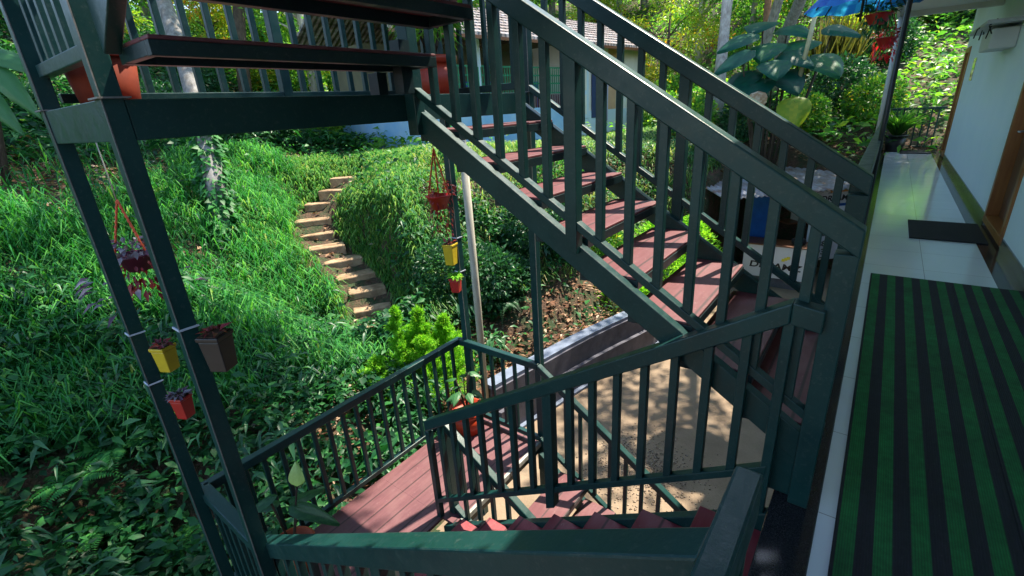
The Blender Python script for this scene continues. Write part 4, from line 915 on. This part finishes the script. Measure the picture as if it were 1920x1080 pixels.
def feathery(name, c, h, r, n, label, mat=L_lime, L=(.04,.11)):
    e = empty(name, c, label, 'shrub'); t_ = npr.rand(n); A = npr.uniform(0, 6.28, n); rr = r*(1-t_**2)**.5*(.2+.8*npr.rand(n)**.5)*(1+.3*np.sin(A*4+t_*11))
    P = np.stack([c[0]+rr*np.cos(A), c[1]+rr*np.sin(A), c[2]+h*t_], 1); D = np.stack([np.cos(A), np.sin(A), .5+0*A], 1)+.5*npr.randn(n,3); LL = npr.uniform(*L, n)
    o = addmesh('foliage', leaves('foliage', P, D, npr.randn(n,3), LL, LL*.28, mat, npr.rand(n), .1)); o.parent = e; o.matrix_parent_inverse = Matrix.Translation(-Vector(c))
    MB().tube([(c[0],c[1],c[2]-.2),(c[0],c[1],c[2]+h*.7)], [.03,.01], 6).build('stem', M_barkd, e); return e
def onground(px, py, t, dz=-.05): q = at(px, py, t); return (float(q[0]), float(q[1]), float(gz(np.array([q[0]]), np.array([q[1]]))[0])+dz)
feathery('lime_shrub', onground(1240,420,9.6), 1.5, .75, 6500, 'bright lime shrub seen between the middle treads of the upper flight')
feathery('lime_shrub', onground(1300,380,10.2), 1.7, .65, 5000, 'bright lime shrub left of the food stall roof')
feathery('lime_shrub', onground(1170,470,9.0), .8, .6, 4000, 'low lime shrub under the third tread of the upper flight')
feathery('lime_shrub', onground(1040,330,11.0), .7, .9, 3000, 'low green shrub at the edge of the lawn behind the stair post', L_grass)

# ferns
def fern(name, c, L, nf, label, mat, group=None, tiltz=.5):
    e = empty(name, c, label, 'fern', group); Ps, Ds, Ls = [], [], []
    for k in range(nf):
        a = 6.283*k/nf+rnd.uniform(-.3,.3); l = L*rnd.uniform(.75,1.1); d = np.array([math.cos(a), math.sin(a), 0]); s = np.array([-d[1], d[0], 0])
        for j in range(26):
            u = (j+1)/26; p = np.array(c)+d*l*u*.9+np.array([0,0,l*(tiltz*u*1.6-1.0*u*u)]); w = l*.28*math.sin(min(u*3.6,math.pi*.5+u*1.2))*(1.05-u)
            for q in (-1, 1): Ps.append(p); Ds.append(s*q+d*.45+np.array([0,0,-.12])); Ls.append(max(w,.015))
    P = np.array(Ps); D = np.array(Ds); LL = np.array(Ls); n = len(P)
    o = addmesh('fronds', leaves('fronds', P, D, np.tile([0,0,1.],(n,1)), LL, LL*.28, mat, npr.rand(n)*.5+.3, .1)); o.parent = e; o.matrix_parent_inverse = Matrix.Translation(-Vector(c)); return e
for (px, py, t, L, lab, m_) in ((935,440,7.9,.75,'pale green fern hanging on the bank below the stringer',L_dark),(180,760,4.6,.6,'fern left of the yellow pot in the undergrowth',L_grass),(110,830,4.3,.55,'fern low at the left edge of the undergrowth',L_grass),
        (250,690,4.9,.5,'fern beside the leftmost post above the red pot',L_grass),(430,800,5.0,.4,'small fern right of the two left posts',L_under),(1600,230,15,.9,'fern on the bank beyond the corridor railing',L_grass),(1540,280,13.5,.8,'fern hanging over the stall roof',L_grass),(1460,300,13,.8,'fern on the bank left over the stall roof',L_grass),
        (60,660,5.2,.5,'fern at the left edge of the picture amid the grass',L_grass),(380,690,5.6,.4,'fern behind the black pot',L_under),(130,900,4.1,.5,'serrated fern low in the dark corner of the slope',L_grass),(300,930,4.2,.42,'fern just left of the foot of the leftmost post',L_grass),(40,780,4.5,.5,'fern at the left edge below the middle of the picture',L_grass),(330,620,5.6,.42,'fern between the two left posts above the yellow pot',L_grass),(520,720,5.9,.4,'fern above the west rail of the lower landing',L_grass),(220,1010,4.0,.4,'fern at the bottom edge of the slope',L_under)):
    c = onground(px, py, t, .12); fern('fern', c, L, 11, lab, m_, 'ferns')

# giant taro
def bigleaf(c, d, n_, L, W, mat, name='leaf', parent=None, lobes=True, tint=.5):
    d = norm(np.array(d, float)); n_ = norm(np.array(n_, float)); s = norm(np.cross(d, n_)); n_ = np.cross(s, d); V, F = [], []; NU, NV = 13, 9
    for i in range(NU):
        u = i/(NU-1); w = W*.5*(math.sin(math.pi*min(1, u**.62))**.75)*(1.12-.25*u)+.002
        for j in range(NV):
            v = (j-(NV-1)/2)/((NV-1)/2); x = u*L-(.22*L*abs(v)**1.3*(1-u)**2 if lobes else 0)
            z = -.28*L*u*u+.10*L*abs(v)*(1-u*.3)-.16*L*v*v+.018*L*math.sin(j*2.2+i*.5)*(abs(v)+.2)
            V.append(np.array(c)+d*x+s*v*w+n_*(z*.75))
    F = [(i*NV+j, i*NV+j+1, (i+1)*NV+j+1, (i+1)*NV+j) for i in range(NU-1) for j in range(NV-1)]
    fv = np.array([(1.0 if j in (NV//2-1, NV//2) and i > 0 else 0)+(.8 if (i+abs(j-NV//2)) % 3 == 0 else 0) for i in range(NU-1) for j in range(NV-1)])
    o = addmesh(name, rawmesh(name, np.array(V), np.array(F), mat, np.clip(tint+.16*fv+.10*npr.rand(len(F)), 0, 1), smooth=True), None)
    if parent is not None: o.parent = parent; o.matrix_parent_inverse = Matrix.Translation(-Vector(parent.location))
    return o
ta = onground(1445, 235, 12.6); te = empty('giant_taro', ta, 'giant taro plant with huge glossy blue green leaves above the stall', 'taro plant')
vd = norm(np.array([CC[0]-ta[0], CC[1]-ta[1], 0])); vs = np.array([-vd[1], vd[0], 0])          # towards the viewer, sideways
for (px, py, t, L, az, el, tint) in ((1430,52,12.4,.95,.3,.1,.2),(1400,78,12.0,1.0,1.2,.05,.4),(1475,62,12.3,.95,-.9,.1,.5),(1440,95,11.8,.95,.2,-.1,.6),(1392,112,11.6,1.0,1.35,-.1,.3),(1505,88,12.0,1.0,.5,0,.6),(1560,62,12.8,.95,-1.3,.1,.3),(1535,118,11.7,1.1,-.7,-.15,.7),
        (1480,112,11.6,.9,-1.1,-.05,.4),(1450,128,11.3,.85,-.2,-.15,.5),(1400,150,11.8,.95,.8,-.25,.1),(1470,148,11.6,1.0,-.6,-.25,.1),(1420,165,11.5,.9,.3,-.3,.05)):
    c = at(px, py, t); d = vd*math.cos(az)-vs*math.sin(az); d = d+np.array([0,0,el-.25]); bigleaf(c-d*L*.1+np.array([0,0,.12]), d, vd*.45+np.array([0,0,1.])-vs*.15*math.sin(az), L*.84, L*.86, L_taro, 'leaf', te, True, tint)
    MB().tube([ta, tuple((np.array(ta)+c)/2+np.array([0,0,.25])), tuple(c)], [.035,.03,.015], 6).build('stem', M_barkd, te)
c = at(1490,190,11.2); bigleaf(c, vd*.4+np.array([0,0,-.6]), vd+np.array([0,0,.3]), .75, .7, L_yell, 'leaf', te, True, .45); MB().tube([ta, tuple(c)], [.03,.015], 6).build('stem', M_barkd, te)
c = at(1421,178,11.2); bigleaf(c, vd*.2+np.array([0,0,-.9]), vd, .42, .4, L_dry, 'withered_leaf', te, True, .75)

# banana plant at the left edge
bp = at(-40, 230, 7.5); bz = float(gz(np.array([bp[0]]), np.array([bp[1]]))[0]); be = empty('banana_plant', (bp[0], bp[1], bz), 'banana like plant with broad teal leaves at the left edge', 'banana plant')
for (px, py, ax, ay) in ((-30,95,75,20),(-20,120,60,70),(-60,60,30,-60),(-50,150,70,90)):
    c = at(px, py, 7.2); d = RT*ax-UP*ay; bigleaf(c, d, -FW+np.array([0,0,.6]), .95, .30, L_dark, 'leaf', be, False, .9); MB().tube([(bp[0],bp[1],bz-.1), tuple(c)], [.05,.02], 6).build('stem', M_barkd, be)
# reeds leaning beyond the corridor end
re_ = onground(1790, 250, 19.5); ree = empty('dry_reeds', re_, 'yellowed reed clump leaning to the right beyond the corridor end', 'reeds'); n = 420
P = np.array(re_)+np.stack([npr.normal(-.9,.9,n), npr.normal(0,.5,n), 0*npr.rand(n)], 1); D = np.stack([npr.normal(.45,.25,n), npr.normal(0,.15,n), np.ones(n)], 1); LL = npr.uniform(1.4,4.0,n)
o = addmesh('blades', leaves('blades', P, D, npr.randn(n,3)*.3+np.array([.0,-1,0]), LL, LL*.018, L_reed, npr.rand(n), .12)); o.parent = ree; o.matrix_parent_inverse = Matrix.Translation(-Vector(re_))
re_ = onground(1545, 200, 16.5); ree = empty('dry_reeds', re_, 'olive reed clump below the blue parasol', 'reeds'); n = 300
P = np.array(re_)+np.stack([npr.normal(0,.35,n), npr.normal(0,.4,n), 0*npr.rand(n)], 1); D = np.stack([npr.normal(.0,.22,n), npr.normal(0,.15,n), np.ones(n)], 1); LL = npr.uniform(1.0,2.6,n)
o = addmesh('blades', leaves('blades', P, D, npr.randn(n,3)*.3+np.array([.0,-1,0]), LL, LL*.022, L_reed, npr.rand(n)*.6, .12)); o.parent = ree; o.matrix_parent_inverse = Matrix.Translation(-Vector(re_))
# young plant by the wall
yc = onground(925, 672, 7.6, 0); ye = empty('young_plant', yc, 'young green plant with narrow drooping leaves on the bare soil by the grey wall', 'plant')
MB().tube([yc, (yc[0]+.03, yc[1], yc[2]+.42)], [.012,.006], 6).build('stem', M_barkd, ye)
n = 110; t_ = npr.rand(n); A = npr.uniform(0,6.28,n); P = np.stack([yc[0]+.25*t_*np.cos(A)*npr.rand(n), yc[1]+.25*t_*np.sin(A)*npr.rand(n), yc[2]+.12+.42*t_], 1); LL = npr.uniform(.12,.26,n)
o = addmesh('leaves', leaves('leaves', P, np.stack([np.cos(A), np.sin(A), npr.normal(0,.4,n)], 1), np.tile([0,0,1.],(n,1))+.3*npr.randn(n,3), LL, LL*.28, L_dark, npr.rand(n)*.4+.6, .45)); o.parent = ye; o.matrix_parent_inverse = Matrix.Translation(-Vector(yc))

# poles
def vpole(px, py, t, z1, r, mat, name, label, z0=None):
    q = at(px, py, t); g = float(gz(np.array([q[0]]), np.array([q[1]]))[0])-.2 if z0 is None else z0
    o = MB().tube([(q[0], q[1], g), (q[0]+.01, q[1], (g+z1)/2), (q[0], q[1], z1)], r, 10).build(name, mat, None); return tag(o, label, 'pole')
vpole(908, 720, 6.6, 1.35, .048, M_tan, 'wooden_pole', 'weathered pale pole standing on the soil left of the grey wall')
o = MB().tube([tuple(at(1498,150,11.5)), tuple(at(1517,75,11.3)), tuple(at(1545,-40,11.0))], .05, 8).build('bamboo_pole', simple('bamboo', (.45,.40,.22), (.36,.31,.16), .5, 6), None); tag(o, 'leaning bamboo pole rising from the giant taro leaves to the blue parasol', 'pole')

# blue parasol above the yard side
pc = aty(1630, -60, 8.4); px_, py_, pz_ = float(pc[0]), float(pc[1]), 3.02
pa = empty('blue_parasol', (px_, py_, pz_), 'blue parasol canopy with dark ribs over the stall side of the corridor', 'parasol')
M_par = leaf_mat('blue_parasol_cloth', [(0,(.01,.12,.65)),(1,(.02,.22,.8))], .55, .6, .3, 1.2)
V, F = [], []; n8 = 8; NR = 6
for i in range(NR+1):
    for j in range(32):
        a = 2*math.pi*j/32; r = .66*i/NR*(1-.07*math.cos(8*a)*0-.05*(1-abs(math.cos(4*a)))); V.append((px_+r*math.cos(a), py_+r*math.sin(a), pz_-.42*(i/NR)**1.6-.03*(1-abs(math.cos(4*a)))*(i/NR)))
F = [(i*32+j, i*32+(j+1)%32, (i+1)*32+(j+1)%32, (i+1)*32+j) for i in range(NR) for j in range(32)]
o = addmesh('canopy', rawmesh('canopy', np.array(V), np.array(F), M_par, npr.rand(len(F)), smooth=True)); o.parent = pa; o.matrix_parent_inverse = Matrix.Translation(-Vector(pa.location))
for j in range(8):
    a = 2*math.pi*j/8; MB().tube([(px_, py_, pz_-.03), (px_+.4*math.cos(a), py_+.4*math.sin(a), pz_-.16), (px_+.65*math.cos(a), py_+.65*math.sin(a), pz_-.45)], .009, 6).build('rib', M_pole, pa)
    MB().tube([(px_, py_, pz_-.36), (px_+.42*math.cos(a), py_+.42*math.sin(a), pz_-.175)], .007, 6).build('strut', M_pole, pa)
MB().tube([(px_, py_, pz_-.6), (px_, py_, pz_+.1)], .016, 8).build('shaft', M_pole, pa)

# ---- pots
def pot(parent, c, r, h, mat, seg=28, taper=.72, rim=.03):
    p_ = MB().lathe(c, [(0,0),(r*taper,0),(r*.97,h-rim*1.6),(r*.97,h-rim*1.6),(r*1.07,h-rim*1.5),(r*1.07,h),(r*.96,h),(r*.93,h-.04),(0,h-.05)], seg).build('pot', mat, parent)
    MB().lathe((c[0],c[1],c[2]+h-.045), [(0,.004),(r*.925,.0)], seg).build('soil', M_soil, parent); return p_
def attach(o, e): o.parent = e; o.matrix_parent_inverse = Matrix.Translation(-Vector(e.location)); return o
def straps(e, c, n, L, W, mat, spread=.8, h=0, tlo=0, thi=1, name='leaves', droop=.35, up=1.0):
    A = npr.uniform(0,6.28,n); P = np.tile(np.array(c)+np.array([0,0,h]), (n,1))+npr.randn(n,3)*.015; LL = npr.uniform(L*.6, L, n)
    D = np.stack([np.cos(A)*spread*npr.rand(n)*1.2, np.sin(A)*spread*npr.rand(n)*1.2, np.full(n, up)], 1)
    return attach(addmesh(name, leaves(name, P, D, np.stack([-np.cos(A), -np.sin(A), .5+0*A], 1), LL, W*npr.uniform(.7,1.2,n), mat, tlo+(thi-tlo)*npr.rand(n), droop)), e)
zt = ZU-.03
c = tuple(aty(209, 190, .82)[:2])+(zt,); e = empty('potted_plant', c, 'large terracotta pot on the upper landing behind the short corner railing', 'potted plant', 'plants in round pots'); pot(e, c, .15, .30, M_clayd); straps(e, c, 22, .6, .07, L_dark, .8, .32)
c = (-2.60, 2.86, zt); e = empty('potted_palm', c, 'orange pot with a young palm at the far corner of the upper landing', 'potted palm', 'plants in round pots'); pot(e, c, .175, .33, M_orange)
for k in range(9):
    a = k*.7+.2; st_ = [(c[0],c[1],c[2]+.28), (c[0]+.16*math.cos(a), c[1]+.16*math.sin(a), c[2]+.68), (c[0]+.42*math.cos(a), c[1]+.42*math.sin(a), c[2]+.92)]
    MB().tube(st_, .006, 5).build('stem', M_barkd, e); n = 36; u = np.linspace(.25,1,n); B = np.array(st_); pp = np.outer((1-u)**2, B[0])+np.outer(2*u*(1-u), B[1])+np.outer(u*u, B[2]); s = np.array([-math.sin(a), math.cos(a), 0]); sg = np.where(np.arange(n)%2, 1, -1)[:,None]
    attach(addmesh('frond', leaves('frond', pp, s*sg+np.array([math.cos(a), math.sin(a), .1])*.6+.1*npr.randn(n,3), np.tile([0,0,1.],(n,1)), np.full(n,.24), np.full(n,.03), L_jungle, .3+.5*npr.rand(n), .35)), e)
c = (-2.62, 2.84, ZL); e = empty('potted_plant', c, 'orange clay pot with pale broad leaves at the far corner of the lower landing', 'potted plant', 'plants in round pots'); pot(e, c, .165, .27, M_orange)
for k in range(11):
    a = k*2.4; h = .12+.32*rnd.random(); r = .05+.17*rnd.random(); q = (c[0]+r*math.cos(a), c[1]+r*math.sin(a), c[2]+.26+h); MB().tube([(c[0],c[1],c[2]+.22), q], .006, 5).build('stem', M_barkd, e); bigleaf(q, (math.cos(a), math.sin(a), -.15), (0,0,1), .14, .07, L_dark, 'leaf', e, False, .85)
c = (-2.62, .98, ZL); e = empty('calla_lily', c, 'potted calla lily with one pale green flower at the near corner of the lower landing', 'potted plant', 'plants in round pots'); pot(e, c, .15, .22, M_clay)
for (a, r, h, L) in ((.6,.12,.36,.30),(1.9,.14,.30,.28),(3.3,.10,.34,.26),(5.0,.13,.25,.26),(4.2,.05,.46,.24)):
    q = (c[0]+r*math.cos(a), c[1]+r*math.sin(a), c[2]+.2+h); MB().tube([(c[0],c[1],c[2]+.18), q], .008, 6).build('stem', M_barkd, e); bigleaf(q, (math.cos(a), math.sin(a), -.3), (0,0,1), L, L*.45, L_dark, 'leaf', e, True, .6)
q = (c[0]+.10, c[1]+.10, c[2]+.72); MB().tube([(c[0],c[1],c[2]+.18), q], .007, 6).build('stem', M_barkd, e); bigleaf(q, (.05,.05,.9), (.6,-.7,.2), .17, .10, leaf_mat('pale_spathe', [(0,(.35,.55,.18)),(1,(.5,.7,.3))], .4), 'flower', e, False, .6)
c = (.46, 16.35, 0); e = empty('potted_plant', c, 'black pot with a bushy green plant at the far end of the corridor', 'potted plant', 'plants in round pots'); pot(e, c, .24, .42, M_black); straps(e, c, 150, .95, .035, L_jungle, .75, .36, 0, .7)

def basket(name, c, top, label, mat, r=.125, leafm=L_red, trail=L_red, n=150, reach=.28, ls=1):
    e = empty(name, tuple(c), label, 'hanging basket', 'hanging baskets'); c = V3(c); top = V3(top)
    MB().lathe(tuple(c), [(0,-.11),(r*.6,-.11),(r,.0),(r*1.08,.0),(r*1.08,.012),(r*.94,.012),(r*.9,-.01),(0,-.015)], 24).build('pot', mat, e)
    hook = c+Vector((0,0,.40)); MB().tube([tuple(hook), tuple(top)], .004, 6).build('string', M_tan, e)
    for k in range(3):
        a = k*2.09+.3; b = c+Vector((math.cos(a)*r, math.sin(a)*r, 0)); m_ = MB(); pts = [tuple(hook.lerp(b, i/24)+Vector((.004*(i%2), .004*((i+1)%2), 0))) for i in range(25)]; m_.tube(pts, [.006+.003*(i%2) for i in range(25)], 5).build('chain', M_rope, e)
    N = n; A = npr.uniform(0,6.28,N); rr = r*(.4+npr.rand(N)); P = np.stack([c.x+rr*np.cos(A), c.y+rr*np.sin(A), c.z+.03+.09*npr.rand(N)-np.clip(rr-r,0,1)*.8], 1); LL = npr.uniform(.04,.09,N)*ls
    attach(addmesh('leaves', leaves('leaves', P, np.stack([np.cos(A), np.sin(A), npr.normal(.1,.5,N)], 1), np.tile([0,0,1.],(N,1))+.5*npr.randn(N,3), LL, LL*.5, leafm, npr.rand(N))), e)
    N = n; A = npr.uniform(0,6.28,N); t_ = npr.rand(N); P = np.stack([c.x+r*1.1*np.cos(A)*(1-.3*t_), c.y+r*1.1*np.sin(A)*(1-.3*t_), c.z-reach*t_], 1)
    attach(addmesh('trailing_leaves', leaves('trailing_leaves', P, np.stack([np.cos(A)*.6, np.sin(A)*.6, -.7+0*A], 1), np.stack([np.cos(A), np.sin(A), .5+0*A], 1), npr.uniform(.04,.10,N)*ls, npr.uniform(.015,.04,N)*ls, trail, npr.rand(N))), e); return e
c = aty(255, 478, .98); basket('hanging_basket', c, (c[0], c[1], ZU-.14), 'hanging basket with maroon and striped purple leaves between the two left posts', M_purple, .125, L_purp, L_red, 130)
N = 26; e = bpy.data.objects['hanging_basket']; A = npr.uniform(0,6.28,N); P = np.stack([c[0]+.22*np.cos(A), c[1]+.3*np.sin(A), c[2]-.10-.28*npr.rand(N)], 1); attach(addmesh('striped_leaves', leaves('striped_leaves', P, np.stack([np.cos(A), np.sin(A), -.2+0*A], 1), np.tile([.3,-.3,1.],(N,1)), np.full(N,.12), np.full(N,.04), L_purp, npr.rand(N), .3)), e)
c = aty(822, 368, 2.92); basket('hanging_basket', c, (c[0], c[1], ZU-.14), 'hanging basket of dark red leaves on orange chains beside the far landing post', M_red, .105, L_red, L_red, 150, .34, .55)
c = aty(1648, 28, 8.5); basket('hanging_basket', c, (c[0], c[1], c[2]+.55), 'red hanging basket directly under the blue parasol', M_red, .15, L_dark, L_dark, 120, .2)
c = aty(1663, 72, 9.6); basket('hanging_basket', c, (c[0], c[1], c[2]+.9), 'smaller red hanging basket with red blooms beside the black corridor pole', M_red, .13, L_red, leaf_mat('red_bloom', [(0,(.45,.01,.02)),(1,(.7,.02,.04))], .3), 90, .3)
def pocket(name, c, w, h, mat, label, leafm, face=(.3,-1), wire=None, n=60):
    """tapered square pot hung on a post; c = centre of the rim"""
    e = empty(name, tuple(c), label, 'hanging pot', 'small square pots tied to the posts'); fx, fy = Vector((face[0], face[1])).normalized(); X = Vector((-fy, fx, 0)); Y = Vector((fx, fy, 0)); c = V3(c); a, b = w/2, w*.41
    def ring(s, z, k=1): return [c+X*sx*s*k+Y*sy*s*k+Vector((0,0,z)) for sx, sy in ((-1,-1),(1,-1),(1,1),(-1,1))]
    m_ = MB(); m_.quadbox(ring(b, -h)+ring(a, -.02)); m_.quadbox(ring(a*1.10, -.019)+ring(a*1.12, .0)); m_.build('pot', mat, e, .004)
    MB().quadbox(ring(a*.95, .0005)+ring(a*.95, .004)).build('soil', M_soil, e)
    A = npr.uniform(0,6.28,n); P = np.stack([c.x+a*.5*np.cos(A), c.y+a*.5*np.sin(A), c.z+.01+0*A], 1); LL = npr.uniform(.03,.085,n)*w/.11
    attach(addmesh('leaves', leaves('leaves', P, np.stack([np.cos(A)*.8, np.sin(A)*.8, .8*npr.rand(n)], 1), np.tile([0,0,1.],(n,1))+.4*npr.randn(n,3), LL, LL*.4, leafm, npr.rand(n), .4)), e)
    if wire:
        wx, wy, z = wire; r = .042; pts = [(wx-.0325+r*1.25*math.cos(t)*(1 if abs(math.cos(t))<.8 else .95), wy+.0325+r*1.25*math.sin(t), z+.01*math.cos(t)) for t in [k*6.2832/16 for k in range(17)]]
        MB().box(wx-.069, wx+.004, wy-.005, wy-.0005, z-.004, z+.004).box(wx+.0005, wx+.005, wy-.005, wy+.07, z-.004, z+.004).build('tie_wire', M_wire, e)
zz = aty(306, 650, .64)[2]; pocket('square_pot', (float(aty(306,655,.64)[0]), .64, zz), .078, .14, M_yellow, 'yellow square pot tied to the leftmost landing post', L_red, (.5,-1), (XW1, YS, zz+.03), 26)
zz = aty(339, 744, .64)[2]; pocket('square_pot', (float(aty(339,748,.64)[0]), .64, zz), .074, .13, M_red, 'red square pot tied low on the leftmost landing post', L_purp, (.5,-1), (XW1, YS, zz+.03), 60)
zz = aty(402, 626, .66)[2]; pocket('square_pot', (float(aty(402,628,.66)[0]), .66, zz), .09, .16, M_black, 'black square pot tied to the second post from the left', L_red, (.6,-1), (XE, YS, zz+.03), 22)
zz = aty(843, 458, 3.0)[2]; pocket('square_pot', (XW1-.035, YN-.065, zz), .10, .20, M_yellow, 'yellow square pot tied to the far landing post', L_red, (.25,-1), (XW1, YN, zz+.04), 14)
zz = aty(853, 522, 3.0)[2]; pocket('square_pot', (XW1-.01, YN-.065, zz), .09, .14, M_red, 'red square pot with green tuft tied to the far landing post', L_lime, (.4,-1), (XW1, YN, zz+.04), 150)
